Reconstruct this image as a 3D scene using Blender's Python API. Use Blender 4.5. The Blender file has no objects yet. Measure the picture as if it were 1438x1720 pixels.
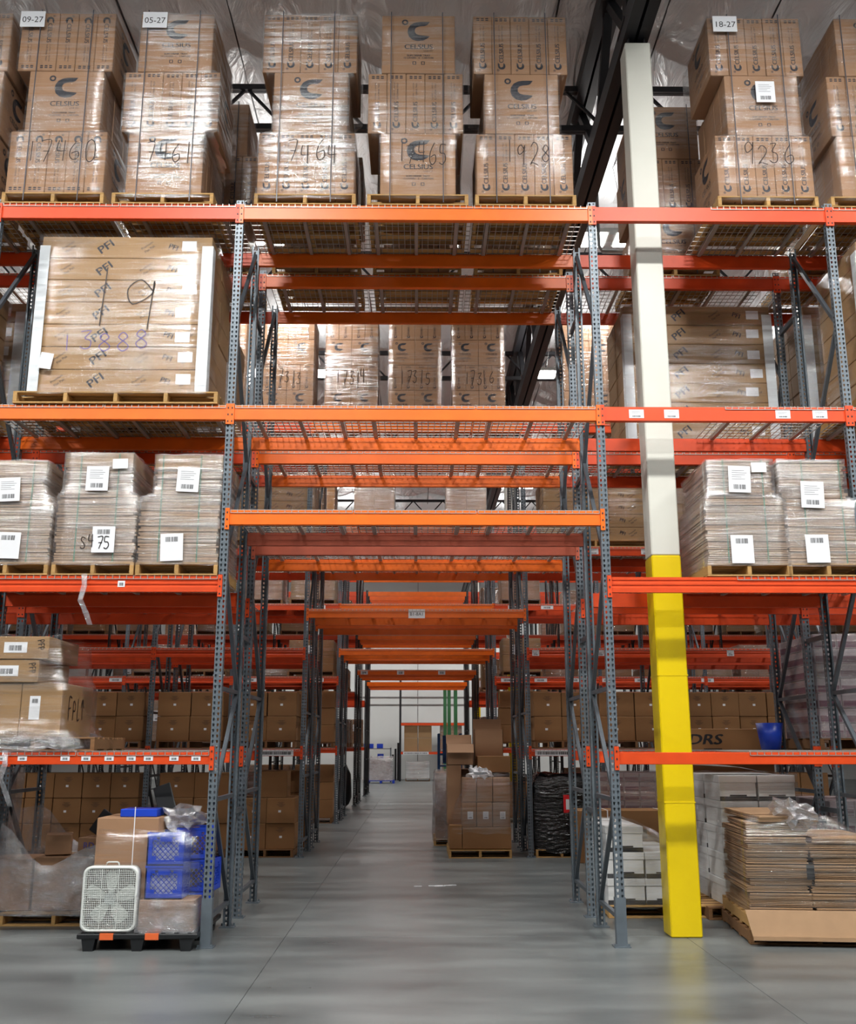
import bpy, bmesh, math, random
from mathutils import Vector, Matrix
random.seed(7)
R = math.radians
C = bpy.context.scene.collection
SC = bpy.context.scene

# ---------------------------------------------------------------- camera, light, exposure
FPX = 1672.0
PITCH, YAW, CAMH = R(13.2), R(0.58), 1.763
cam_d = bpy.data.cameras.new('camera'); cam = bpy.data.objects.new('camera', cam_d); C.objects.link(cam)
cam_d.sensor_fit = 'HORIZONTAL'; cam_d.sensor_width = 36.0; cam_d.lens = 36.0*FPX/1438.0
cam.location = (0, 0, CAMH); cam.rotation_euler = (R(90)+PITCH, 0, -YAW)
cam_d.clip_end = 200; SC.camera = cam
w = bpy.data.worlds.new('world'); SC.world = w; w.use_nodes = True
w.node_tree.nodes['Background'].inputs[0].default_value = (.80, .90, 1, 1)
w.node_tree.nodes['Background'].inputs[1].default_value = .15
SC.view_settings.view_transform = 'Standard'; SC.view_settings.look = 'None'
SC.view_settings.exposure = -0.08; SC.view_settings.gamma = 1; SC.view_settings.use_curve_mapping = False
LIGHT_W = 420.0
LIGHT_X = (-8.5, -2.6, 3.3, 9.2)
LIGHT_Y = (-1.0, 4.6, 15.6, 22.0, 32.4, 40.0, 50.0)
LIGHT_K = (.75, 1.3, .42, .36, .36, .45, .7)
LIGHT_Z = 10.25

# pixel -> world helpers (used only to work out real positions on known planes)
_f = Vector((math.sin(YAW)*math.cos(PITCH), math.cos(YAW)*math.cos(PITCH), math.sin(PITCH)))
_r = Vector((math.cos(YAW), -math.sin(YAW), 0)); _u = _r.cross(_f)
def at(px, py, Y):
    d = _f + _r*((px-719)/FPX) - _u*((py-860)/FPX); t = Y/d.y
    return d.x*t, CAMH + d.z*t
def ax(px, py, Y): return at(px, py, Y)[0]
def az(px, py, Y): return at(px, py, Y)[1]

# ---------------------------------------------------------------- materials
def srgb(r, g, b):
    f = lambda c: (c/255/12.92) if c/255 <= .04045 else ((c/255+.055)/1.055)**2.4
    return (f(r), f(g), f(b), 1)
M = {}
def mat(name, col, rough=.5, metal=0, var=0, noise=0, nscale=8, bump=0, bscale=60, emit=0, stretch=None, spec=.5):
    m = bpy.data.materials.new(name); m.use_nodes = True; N = m.node_tree.nodes; L = m.node_tree.links
    b = N['Principled BSDF']; c = srgb(*col)
    b.inputs['Base Color'].default_value = c; b.inputs['Roughness'].default_value = rough
    b.inputs['Metallic'].default_value = metal; b.inputs['Specular IOR Level'].default_value = spec
    tc = N.new('ShaderNodeTexCoord'); src = tc.outputs['Object']
    if stretch:
        mp = N.new('ShaderNodeMapping'); mp.inputs['Scale'].default_value = stretch; L.new(src, mp.inputs[0]); src = mp.outputs[0]
    if noise or var:
        hs = N.new('ShaderNodeHueSaturation'); hs.inputs['Color'].default_value = c
        v = N.new('ShaderNodeMath'); v.operation = 'ADD'; v.inputs[0].default_value = 1; v.inputs[1].default_value = 0
        last = None
        if var:
            oi = N.new('ShaderNodeObjectInfo'); mr = N.new('ShaderNodeMapRange')
            mr.inputs[3].default_value = 1-var; mr.inputs[4].default_value = 1+var; L.new(oi.outputs['Random'], mr.inputs[0]); last = mr.outputs[0]
        if noise:
            nt = N.new('ShaderNodeTexNoise'); nt.inputs['Scale'].default_value = nscale; nt.inputs['Detail'].default_value = 5; L.new(src, nt.inputs[0])
            mr = N.new('ShaderNodeMapRange'); mr.inputs[1].default_value = .3; mr.inputs[2].default_value = .7
            mr.inputs[3].default_value = 1-noise; mr.inputs[4].default_value = 1+noise; L.new(nt.outputs[0], mr.inputs[0])
            if last:
                mu = N.new('ShaderNodeMath'); mu.operation = 'MULTIPLY'; L.new(last, mu.inputs[0]); L.new(mr.outputs[0], mu.inputs[1]); last = mu.outputs[0]
            else: last = mr.outputs[0]
        L.new(last, hs.inputs['Value']); L.new(hs.outputs[0], b.inputs['Base Color'])
    if bump:
        nb = N.new('ShaderNodeTexNoise'); nb.inputs['Scale'].default_value = bscale; nb.inputs['Detail'].default_value = 4; L.new(src, nb.inputs[0])
        bp = N.new('ShaderNodeBump'); bp.inputs['Strength'].default_value = bump; bp.inputs['Distance'].default_value = .01
        L.new(nb.outputs[0], bp.inputs['Height']); L.new(bp.outputs[0], b.inputs['Normal'])
    if emit:
        b.inputs['Emission Color'].default_value = (1, 1, .98, 1); b.inputs['Emission Strength'].default_value = emit
    M[name] = m; return m
mat('orange_paint', (242, 108, 12), .4, var=.05, noise=.07, nscale=5, bump=.05, bscale=20)
mat('vermilion_paint', (218, 70, 14), .45, var=.06, noise=.08, nscale=5, bump=.05, bscale=20)
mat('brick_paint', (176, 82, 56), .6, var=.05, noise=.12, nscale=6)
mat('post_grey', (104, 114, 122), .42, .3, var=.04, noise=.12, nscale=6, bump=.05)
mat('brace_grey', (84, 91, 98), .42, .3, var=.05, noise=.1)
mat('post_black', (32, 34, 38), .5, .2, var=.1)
mat('zinc', (150, 150, 150), .35, .6, noise=.1)
mat('cardboard', (154, 118, 88), .75, var=.05, noise=.05, nscale=3, bump=.08, bscale=25)
mat('cardboard_plain', (140, 100, 60), .75, var=.09, noise=.05, nscale=3, bump=.1, bscale=20)
mat('cardboard_long', (154, 122, 84), .72, var=.04, noise=.05, nscale=4, bump=.08, bscale=20)
mat('cardboard_edge', (160, 134, 110), .85, var=.04, noise=.2, nscale=20, stretch=(1, 1, 6))
mat('cardboard_inside', (160, 128, 96), .8, var=.04, noise=.05)
mat('white_carton', (214, 216, 216), .6, var=.04, noise=.04)
mat('wood', (176, 138, 84), .8, var=.14, noise=.2, nscale=9, stretch=(1, 12, 12), bump=.2, bscale=30)
mat('wood_dark', (128, 92, 58), .85, var=.14, noise=.2, nscale=9, stretch=(1, 12, 12), bump=.2, bscale=30)
mat('ink', (32, 34, 44), .6)
mat('marker', (42, 34, 34), .5)
mat('purple_marker', (92, 84, 150), .5)
mat('paper', (232, 234, 238), .55)
mat('ink_black', (30, 30, 32), .5)
mat('strap_green', (60, 120, 90), .4)
mat('strap_dark', (62, 66, 76), .4)
mat('white_board', (220, 226, 230), .5, noise=.03)
mat('column_white', (214, 214, 204), .5, noise=.03, nscale=2)
mat('column_yellow', (228, 198, 0), .35, noise=.02, nscale=2)
mat('steel_dark', (44, 44, 48), .55, .2)
mat('wall_white', (206, 208, 206), .6, noise=.03, nscale=.6)
mat('contents_grey', (214, 218, 232), .3, noise=.3, nscale=30, bump=.8, bscale=30)
mat('wall_grey', (128, 130, 132), .7, noise=.03)
mat('blue_plastic', (26, 66, 190), .35, noise=.04)
mat('blue_cart', (24, 80, 140), .4)
mat('green_paint', (58, 118, 76), .45)
mat('black_plastic', (26, 28, 30), .35)
mat('orange_tape', (226, 104, 52), .5)
mat('fan_white', (222, 226, 222), .35)
mat('fan_blade', (190, 196, 198), .4)
mat('red_tag', (220, 30, 40), .4)
mat('lamp', (255, 255, 255), .4, emit=22)
mat('pale_print', (176, 164, 170), .5, var=.08, noise=.12, nscale=12)
mat('pink_print', (112, 66, 88), .6)
mat('galv_wire', (176, 172, 166), .4, .5)

def floor_mat():
    m = bpy.data.materials.new('polished_concrete'); m.use_nodes = True; N = m.node_tree.nodes; L = m.node_tree.links; b = N['Principled BSDF']
    g = N.new('ShaderNodeNewGeometry')
    def nz(scale, st, det=6):
        mp = N.new('ShaderNodeMapping'); mp.inputs['Scale'].default_value = st; L.new(g.outputs['Position'], mp.inputs[0])
        n = N.new('ShaderNodeTexNoise'); n.inputs['Scale'].default_value = scale; n.inputs['Detail'].default_value = det; L.new(mp.outputs[0], n.inputs[0]); return n.outputs[0]
    a = nz(.55, (1, 1.6, 1)); c = nz(1.1, (.6, 2.2, 1), 8)
    mx = N.new('ShaderNodeMix'); mx.data_type = 'FLOAT'; mx.inputs[0].default_value = .5; L.new(a, mx.inputs[2]); L.new(c, mx.inputs[3])
    cr = N.new('ShaderNodeValToRGB'); e = cr.color_ramp.elements
    e[0].position = .36; e[0].color = srgb(80, 85, 86); e[1].position = .64; e[1].color = srgb(118, 123, 123)
    L.new(mx.outputs[0], cr.inputs[0]); L.new(cr.outputs[0], b.inputs['Base Color'])
    rr = N.new('ShaderNodeMapRange'); rr.inputs[3].default_value = .22; rr.inputs[4].default_value = .42; L.new(c, rr.inputs[0]); L.new(rr.outputs[0], b.inputs['Roughness'])
    bp = N.new('ShaderNodeBump'); bp.inputs['Strength'].default_value = .06; bp.inputs['Distance'].default_value = .02
    L.new(nz(6, (1, 1, 1), 3), bp.inputs['Height']); L.new(bp.outputs[0], b.inputs['Normal']); b.inputs['Specular IOR Level'].default_value = .5
    M['concrete'] = m
floor_mat()
def fabric_mat():
    m = bpy.data.materials.new('ceiling_fabric'); m.use_nodes = True; N = m.node_tree.nodes; L = m.node_tree.links; b = N['Principled BSDF']
    b.inputs['Base Color'].default_value = srgb(236, 238, 240); b.inputs['Roughness'].default_value = .32
    g = N.new('ShaderNodeNewGeometry'); mp = N.new('ShaderNodeMapping'); mp.inputs['Scale'].default_value = (1.5, .5, 1); L.new(g.outputs['Position'], mp.inputs[0])
    n = N.new('ShaderNodeTexNoise'); n.inputs['Scale'].default_value = 1.6; n.inputs['Detail'].default_value = 5; n.inputs['Distortion'].default_value = 1.2; L.new(mp.outputs[0], n.inputs[0])
    bp = N.new('ShaderNodeBump'); bp.inputs['Strength'].default_value = .9; bp.inputs['Distance'].default_value = .16; L.new(n.outputs[0], bp.inputs['Height']); L.new(bp.outputs[0], b.inputs['Normal'])
    M['ceiling_fabric'] = m
fabric_mat()
def film_mat(name, lo, hi, haze, tint=(235, 238, 245), scale=(1.1, 1.1, 20), bstr=.5, crum=.22, rng=(.17, .35)):
    m = bpy.data.materials.new(name); m.use_nodes = True; N = m.node_tree.nodes; L = m.node_tree.links
    N.remove(N['Principled BSDF']); out = N['Material Output']
    tr = N.new('ShaderNodeBsdfTransparent'); gl = N.new('ShaderNodeBsdfGlossy'); gl.inputs['Roughness'].default_value = .1
    gl.inputs['Color'].default_value = (1, 1, 1, 1)
    df = N.new('ShaderNodeBsdfDiffuse'); df.inputs['Color'].default_value = srgb(*tint)
    tc = N.new('ShaderNodeTexCoord'); mp = N.new('ShaderNodeMapping'); mp.inputs['Scale'].default_value = scale; L.new(tc.outputs['Object'], mp.inputs[0])
    oi = N.new('ShaderNodeObjectInfo'); va = N.new('ShaderNodeVectorMath'); va.operation = 'ADD'
    sc = N.new('ShaderNodeVectorMath'); sc.operation = 'SCALE'; sc.inputs['Scale'].default_value = 37
    cb = N.new('ShaderNodeCombineXYZ')
    for i in range(3): L.new(oi.outputs['Random'], cb.inputs[i])
    L.new(cb.outputs[0], sc.inputs[0]); L.new(mp.outputs[0], va.inputs[0]); L.new(sc.outputs[0], va.inputs[1])
    n = N.new('ShaderNodeTexNoise'); n.inputs['Scale'].default_value = 1.0; n.inputs['Detail'].default_value = 7; n.inputs['Roughness'].default_value = .62; n.inputs['Distortion'].default_value = .35; L.new(va.outputs[0], n.inputs[0])
    n2 = N.new('ShaderNodeTexNoise'); n2.inputs['Scale'].default_value = .9; n2.inputs['Detail'].default_value = 3; L.new(tc.outputs['Object'], n2.inputs[0])
    mu = N.new('ShaderNodeMath'); mu.operation = 'MULTIPLY'; L.new(n.outputs[0], mu.inputs[0]); L.new(n2.outputs[0], mu.inputs[1])
    bp = N.new('ShaderNodeBump'); bp.inputs['Strength'].default_value = bstr; bp.inputs['Distance'].default_value = .022
    n3 = N.new('ShaderNodeTexNoise'); n3.inputs['Scale'].default_value = 9; n3.inputs['Detail'].default_value = 6; n3.inputs['Roughness'].default_value = .6; n3.inputs['Distortion'].default_value = 1.5; L.new(tc.outputs['Object'], n3.inputs[0])
    ad = N.new('ShaderNodeMath'); ad.operation = 'MULTIPLY_ADD'; ad.inputs[1].default_value = crum; L.new(n3.outputs[0], ad.inputs[0]); L.new(n.outputs[0], ad.inputs[2])
    L.new(ad.outputs[0], bp.inputs['Height']); L.new(bp.outputs[0], gl.inputs['Normal'])
    mr = N.new('ShaderNodeMapRange'); mr.inputs[1].default_value = rng[0]; mr.inputs[2].default_value = rng[1]; mr.inputs[3].default_value = lo; mr.inputs[4].default_value = hi; L.new(mu.outputs[0], mr.inputs[0])
    m1 = N.new('ShaderNodeMixShader'); m1.inputs[0].default_value = haze; L.new(gl.outputs[0], m1.inputs[1]); L.new(df.outputs[0], m1.inputs[2])
    m2 = N.new('ShaderNodeMixShader'); L.new(mr.outputs[0], m2.inputs[0]); L.new(tr.outputs[0], m2.inputs[1]); L.new(m1.outputs[0], m2.inputs[2])
    L.new(m2.outputs[0], out.inputs[0]); M[name] = m
film_mat('film_clear', .015, .42, .06, rng=(.19, .38))
film_mat('film_thin', .02, .3, .05)
film_mat('film_bright', .03, .8, .08, (235, 238, 245), (1.5, 1.5, 24), .8, .3, (.19, .36))
film_mat('film_milky', .12, .62, .32, (225, 222, 222))
film_mat('film_skirt', .3, .8, .5, (104, 104, 110), (5, 5, 9), 1, 1.2)
film_mat('film_grey', .28, .85, .45, (176, 176, 182), (5, 5, 9), 1, 1.2)
m = mat('film_black', (8, 9, 12), .1, bump=1.0, bscale=7, stretch=(1, 1, 3))

for n_ in M['film_black'].node_tree.nodes:
    if n_.type == 'BUMP': n_.inputs['Distance'].default_value = .06

# ---------------------------------------------------------------- mesh helpers
def finish(bm, name, mats, smooth=False):
    me = bpy.data.meshes.new(name); bm.to_mesh(me); bm.free()
    for k in (mats if isinstance(mats, (list, tuple)) else [mats]): me.materials.append(M[k])
    if smooth: me.polygons.foreach_set('use_smooth', [True]*len(me.polygons))
    return me
def bx(bm, x0, x1, y0, y1, z0, z1, mi=0, mtx=None):
    P = [(x0,y0,z0),(x1,y0,z0),(x1,y1,z0),(x0,y1,z0),(x0,y0,z1),(x1,y0,z1),(x1,y1,z1),(x0,y1,z1)]
    V = [bm.verts.new(mtx @ Vector(p) if mtx else p) for p in P]
    fs = []
    for q in ((0,3,2,1),(4,5,6,7),(0,1,5,4),(1,2,6,5),(2,3,7,6),(3,0,4,7)):
        f = bm.faces.new([V[i] for i in q]); f.material_index = mi; fs.append(f)
    return V, fs
def quad(bm, P, mi=0):
    f = bm.faces.new([bm.verts.new(p) for p in P]); f.material_index = mi; return f
def bar(bm, a, b, w, h=None, mi=0):
    a = Vector(a); b = Vector(b); h = h or w; d = (b-a); L_ = d.length; d.normalize()
    up = Vector((0,0,1)) if abs(d.z) < .95 else Vector((1,0,0))
    s = d.cross(up).normalized(); t = s.cross(d)
    V = []
    for p in (a, b):
        for i, j in ((-1,-1),(1,-1),(1,1),(-1,1)): V.append(bm.verts.new(p + s*(i*w/2) + t*(j*h/2)))
    for q in ((3,2,1,0),(4,5,6,7),(0,1,5,4),(1,2,6,5),(2,3,7,6),(3,0,4,7)):
        f = bm.faces.new([V[i] for i in q]); f.material_index = mi
def tube(bm, pts, r, n=6, mi=0):
    pts = [Vector(p) for p in pts]; rings = []
    for i, p in enumerate(pts):
        d = (pts[min(i+1, len(pts)-1)] - pts[max(i-1, 0)]).normalized()
        up = Vector((0,0,1)) if abs(d.z) < .9 else Vector((1,0,0))
        s = d.cross(up).normalized(); t = s.cross(d)
        rings.append([bm.verts.new(p + (s*math.cos(k*2*math.pi/n) + t*math.sin(k*2*math.pi/n))*r) for k in range(n)])
    for a, b in zip(rings, rings[1:]):
        for k in range(n):
            f = bm.faces.new((a[k], a[(k+1)%n], b[(k+1)%n], b[k])); f.material_index = mi
_bc = {}
def boxm(w, d, h, m, bev=.006):
    k = (round(w,3), round(d,3), round(h,3), m, bev)
    if k not in _bc:
        bm = bmesh.new(); bx(bm, -w/2, w/2, 0, d, 0, h)
        if bev: bmesh.ops.bevel(bm, geom=bm.edges[:], offset=bev, segments=1, affect='EDGES')
        _bc[k] = finish(bm, 'box', m)
    return _bc[k]
def link(name, me, loc, rz=0, parent=None, rx=0, ry=0):
    o = bpy.data.objects.new(name, me); C.objects.link(o); o.location = loc; o.rotation_euler = (rx, ry, rz)
    if parent is not None: o.parent = parent
    return o
def thing(name, me, loc, label, cat, group=None, rz=0, rx=0, ry=0):
    o = link(name, me, loc, rz, None, rx, ry); o['label'] = label; o['category'] = cat
    if group: o['group'] = group
    return o
def part(p, name, me, loc=(0,0,0), rz=0, rx=0, ry=0, label=None):
    o = link(name, me, loc, rz, p, rx, ry)
    if label: o['label'] = label
    return o
def struct(name, me, loc=(0,0,0)):
    o = link(name, me, loc); o['kind'] = 'structure'; return o

_tc = {}
def text_data(s, size):
    """flat text outline as (verts, faces), centred"""
    k = (s, size)
    if k not in _tc:
        cu = bpy.data.curves.new('t', 'FONT'); cu.body = s; cu.size = size; cu.align_x = 'CENTER'; cu.align_y = 'CENTER'; cu.resolution_u = 3
        o = bpy.data.objects.new('t', cu); C.objects.link(o)
        me = bpy.data.meshes.new_from_object(o)
        _tc[k] = ([tuple(v.co) for v in me.vertices], [tuple(p.vertices) for p in me.polygons])
        bpy.data.objects.remove(o); bpy.data.meshes.remove(me); bpy.data.curves.remove(cu)
    return _tc[k]
def add_text(bm, s, size, cx, cz, rot=0, sx=1, mi=0, bold=0):
    """text in the X-Z plane, seen from -Y; rot turns it in that plane"""
    v, f = text_data(s, size); c, n = math.cos(rot), math.sin(rot)
    for off in ([0, bold] if bold else [0]):
        V = [bm.verts.new((cx + (x*sx+off)*c - y*n, -off*.2, cz + (x*sx+off)*n + y*c)) for x, y, _ in v]
        for q in f:
            try: bm.faces.new([V[i] for i in q]).material_index = mi
            except ValueError: pass
def add_poly(bm, pts, s, cx, cz, rot=0, mi=0):
    c, n = math.cos(rot), math.sin(rot)
    bm.faces.new([bm.verts.new((cx+(x*c-y*n)*s, 0, cz+(x*n+y*c)*s)) for x, y in pts]).material_index = mi
CRES = [(1.02,1.0),(.15,1.0),(-.3,.92),(-.7,.68),(-.93,.3),(-.98,-.1),(-.85,-.55),(-.5,-.88),(-.05,-1.0),(.45,-.93),(.85,-.68),
        (1.0,-.5),(.5,-.42),(.15,-.4),(-.15,-.3),(-.32,-.08),(-.33,.18),(-.2,.4),(.1,.52),(.55,.55),(.78,.66)]
def add_logo(bm, s, cx, cz, rot=0):
    add_poly(bm, CRES[::-1], s, cx, cz, rot); c, n = math.cos(rot), math.sin(rot)
    for k in range(10):
        a, b = k*math.pi/5, (k+1)*math.pi/5; P = []
        for r, t in ((.30,a),(.30,b),(.15,b),(.15,a)):
            x, y = -1.2+r*math.cos(t), .93+r*math.sin(t); P.append((cx+(x*c-y*n)*s, 0, cz+(x*n+y*c)*s))
        quad(bm, P)
def logo_print(k=1.0):
    bm = bmesh.new(); add_logo(bm, .125*k, .0, .535*k); add_text(bm, 'CELSIUS', .085*k, 0, .335*k, sx=1.05, bold=.004*k)
    add_text(bm, 'LIVE FIT', .03*k, .11*k, .282*k); add_text(bm, 'SLIM DRINK TRAY', .032*k, 0, .225*k, bold=.002*k)
    add_text(bm, '12 LAYERS - 6 - CARTON', .03*k, 0, .195*k, bold=.002*k)
    for x in (-.045, .05):
        for a, b in ((-.02,-.012),(.012,.02),):
            quad(bm, [((x+a)*k,0,.11*k),((x+b)*k,0,.11*k),((x+b)*k,0,.15*k),((x+a)*k,0,.15*k)])
        quad(bm, [((x-.02)*k,0,.11*k),((x+.02)*k,0,.11*k),((x+.02)*k,0,.117*k),((x-.02)*k,0,.117*k)])
        quad(bm, [((x-.02)*k,0,.143*k),((x+.02)*k,0,.143*k),((x+.02)*k,0,.15*k),((x-.02)*k,0,.15*k)])
    return finish(bm, 'face_print', 'ink')
def side_print(k=1.0, flip=False):
    bm = bmesh.new(); s = -1 if flip else 1; H = .75*k
    Z = lambda z: (H - z*k) if flip else z*k
    r = math.pi/2*s
    add_logo(bm, .042*k, .0, Z(.1), r); add_text(bm, 'CELSIUS', .07*k, .0, Z(.265), r, bold=.003*k)
    add_text(bm, 'SLIM DRINK TRAY', .026*k, .012*k*s, Z(.52), r); add_text(bm, '12 LAYERS - 6 - CARTON', .02*k, -.022*k*s, Z(.52), r)
    for x in (-.05, 0, .05):
        for j in (0, 1):
            z = Z(.685 + .022*j); quad(bm, [((x-.016)*k,0,z-.007*k),((x+.016)*k,0,z-.007*k),((x+.016)*k,0,z+.007*k),((x-.016)*k,0,z+.007*k)])
    return finish(bm, 'side_print', 'ink')
PR = {'face': logo_print(), 'side': side_print(), 'flip': side_print(1, True), 'face_s': logo_print(.64), 'side_s': side_print(.64)}

DIG = {'0': [[(.5,1),(.2,.85),(.1,.5),(.2,.12),(.5,0),(.8,.15),(.88,.5),(.8,.85),(.5,1)]], '1': [[(.5,1),(.5,0)]],
 '2': [[(.1,.8),(.4,1),(.8,.85),(.75,.55),(.1,.05),(.3,.1),(.9,0)]], '3': [[(.15,.95),(.8,1),(.4,.6),(.8,.45),(.75,.1),(.4,0),(.1,.12)]],
 '4': [[(.25,1),(.15,.5),(.85,.5)],[(.75,1),(.7,0)]], '5': [[(.85,1),(.25,1),(.2,.6),(.7,.55),(.85,.25),(.5,0),(.12,.08)]],
 '6': [[(.65,1),(.2,.6),(.12,.2),(.45,0),(.85,.18),(.75,.45),(.25,.35)]], '7': [[(.1,1),(.9,1),(.4,0)],[(.3,.5),(.8,.5)]],
 '8': [[(.5,.55),(.2,.75),(.5,1),(.8,.78),(.5,.55),(.15,.25),(.5,0),(.88,.25),(.5,.55)]], '9': [[(.85,.75),(.5,1),(.15,.8),(.3,.5),(.8,.7),(.85,.95),(.75,0)]],
 'S': [[(.85,.9),(.4,1),(.2,.75),(.7,.4),(.75,.1),(.3,0),(.1,.15)]],
 'F': [[(.2,0),(.2,1),(.85,1)],[(.2,.5),(.7,.55)]], 'P': [[(.2,0),(.2,1),(.8,.85),(.7,.5),(.2,.5)]], 'L': [[(.2,1),(.2,0),(.8,.05)]], '^': [[(.5,0),(.5,1)],[(.1,.6),(.5,1),(.9,.6)]],
 'R': [[(.2,0),(.2,1),(.8,.8),(.2,.5),(.85,0)]], '-': [[(.1,.5),(.9,.5)]]}
def hand(s, w, h, t, m='marker', slant=0):
    bm = bmesh.new(); n = len(s); cw = w/n; hr = random.Random(s)
    for i, ch in enumerate(s):
        jx, jy, js = hr.uniform(-.12,.12), hr.uniform(-.1,.1), hr.uniform(.8,1.1)
        for st in DIG.get(ch, []):
            P = [Vector((-w/2 + (i+.1+jx+.8*x)*cw + (slant+jx*.3)*y*h, (y*js+jy)*h)) for x, y in st]
            if len(P) > 2:
                Q = []
                for q in range(len(P)-1):
                    a0, a1, a2, a3 = P[max(q-1,0)], P[q], P[q+1], P[min(q+2,len(P)-1)]
                    for e in range(4):
                        u = e/4; Q.append(.5*((2*a1)+(a2-a0)*u+(2*a0-5*a1+4*a2-a3)*u*u+(3*a1-a0-3*a2+a3)*u**3))
                P = Q+[P[-1]]
            for a, b in zip(P, P[1:]):
                d = (b-a).normalized(); q = Vector((-d.y, d.x))*t/2; a2, b2 = a-d*t*.3, b+d*t*.3
                quad(bm, [((a2-q).x,0,(a2-q).y),((b2-q).x,0,(b2-q).y),((b2+q).x,0,(b2+q).y),((a2+q).x,0,(a2+q).y)])
    return finish(bm, 'handwriting', m)
_pc = {}
def paper(w, h, bars='mid', txt=None):
    k = (w, h, bars, txt)
    if k in _pc: return _pc[k]
    bm = bmesh.new(); bx(bm, -w/2, w/2, -.001, 0, 0, h); rnd = random.Random(3)
    def ln(x0, x1, z0, z1): quad(bm, [(x0,-.002,z0),(x1,-.002,z0),(x1,-.002,z1),(x0,-.002,z1)], 1)
    if bars:
        z0 = {'mid': .12, 'top': .7, 'wide': .2}[bars]*h; hh = h*(.18 if bars != 'wide' else .5); n = 14; ww = w*.56
        x = -ww/2
        if w > .5: n = 60; ww = w*.92; x = -ww/2
        for i in range(n):
            t = ww/n*rnd.uniform(.3, .8); ln(x, x+t, z0, z0+hh); x += ww/n
    if not txt and bars == 'mid':
        for i in range(5): z = h*(.5+.08*i); ln(-w*.35, w*rnd.uniform(.05, .38), z, z+h*.012)
    if txt:
        v, f = text_data(txt, h*.52); sx = min(1, w*.85/max(1e-6, max(p[0] for p in v)-min(p[0] for p in v)))
        V = [bm.verts.new((x*sx, -.002, h*.45+y)) for x, y, _ in v]
        for q in f:
            try: bm.faces.new([V[i] for i in q]).material_index = 1
            except ValueError: pass
    _pc[k] = finish(bm, 'paper', ['paper', 'ink_black']); return _pc[k]

def film_mesh(rings, seed=0, m='film_clear', amp=.006, per=7, sub=4, top=False):
    """rings: (z, x0, x1, y0, y1) from the bottom up; a wrinkled sleeve round a load"""
    rnd = random.Random(seed); full = []
    for a, b in zip(rings, rings[1:]):
        for k in range(sub): t = k/sub; full.append([a[i]*(1-t)+b[i]*t for i in range(5)])
    full.append(list(rings[-1])); bm = bmesh.new(); G = []
    for z, x0, x1, y0, y1 in full:
        row = []
        for (ax_, ay), (bx_, by) in (((x0,y0),(x1,y0)),((x1,y0),(x1,y1)),((x1,y1),(x0,y1)),((x0,y1),(x0,y0))):
            for k in range(per):
                t = k/per; e = rnd.uniform(0, amp)*(1 if k else .2)
                cx, cy = (x0+x1)/2, (y0+y1)/2; x, y = ax_+(bx_-ax_)*t, ay+(by-ay)*t
                row.append(bm.verts.new((x+(e if x > cx else -e), y+(e if y > cy else -e), z+rnd.uniform(-amp, amp))))
        G.append(row)
    n = len(G[0])
    for a, b in zip(G, G[1:]):
        for k in range(n): bm.faces.new((a[k], a[(k+1)%n], b[(k+1)%n], b[k]))
    if top:
        c = bm.verts.new(((rings[-1][1]+rings[-1][2])/2, (rings[-1][3]+rings[-1][4])/2, rings[-1][0]+.005))
        for k in range(n): bm.faces.new((G[-1][k], G[-1][(k+1)%n], c))
    return finish(bm, 'film', m, True)

# ---------------------------------------------------------------- room shell
XL, XR, YB, YF, ZC = -26.0, 28.0, 55.0, -9.0, 11.75
bm = bmesh.new(); bx(bm, XL, XR, YF, YB, -.3, -.02); FLOOR = struct('floor', finish(bm, 'floor', 'concrete'))
SX, SY = 3.79, 3.86
bm = bmesh.new(); V, fs = bx(bm, -SX/2+.002, SX/2-.002, -SY/2+.002, SY/2-.002, -.02, 0)
bmesh.ops.bevel(bm, geom=[e for e in bm.edges if e.verts[0].co.z > -.001 and e.verts[1].co.z > -.001], offset=.002, segments=1, affect='EDGES')
slab = finish(bm, 'slab', 'concrete')
for i in range(-6, 7):
    for j in range(-4, 12):
        x, y = -1.25+SX*(i+.5), 10.1+SY*(j+.5)
        if XL < x-SX/2 and x+SX/2 < XR and y+SY/2 < YB+3 and abs(x) < max(6, y*.5+6): part(FLOOR, 'floor_slab', slab, (x, y, 0))
def wall(name, *a):
    bm = bmesh.new(); bx(bm, *a); return struct(name, finish(bm, name, 'wall_white' if name == 'wall_back' else 'wall_grey'))
wb = wall('wall_back', XL, XR, YB, YB+.3, -.3, ZC+.5)
wall('wall_left', XL-.3, XL, YF, YB, -.3, ZC+.5); wall('wall_right', XR, XR+.3, YF, YB, -.3, ZC+.5); wall('wall_front', XL, XR, YF-.3, YF, -.3, ZC+.5)
bm = bmesh.new()
for k in range(9): bx(bm, -12+k*3.0-.02, -12+k*3.0+.02, YB-.012, YB, 0, ZC)
for z in (3.9, 4.3): bx(bm, -14, 14, YB-.05, YB, z, z+.05)
struct('trim_1', finish(bm, 'trim', 'zinc'))
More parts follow.
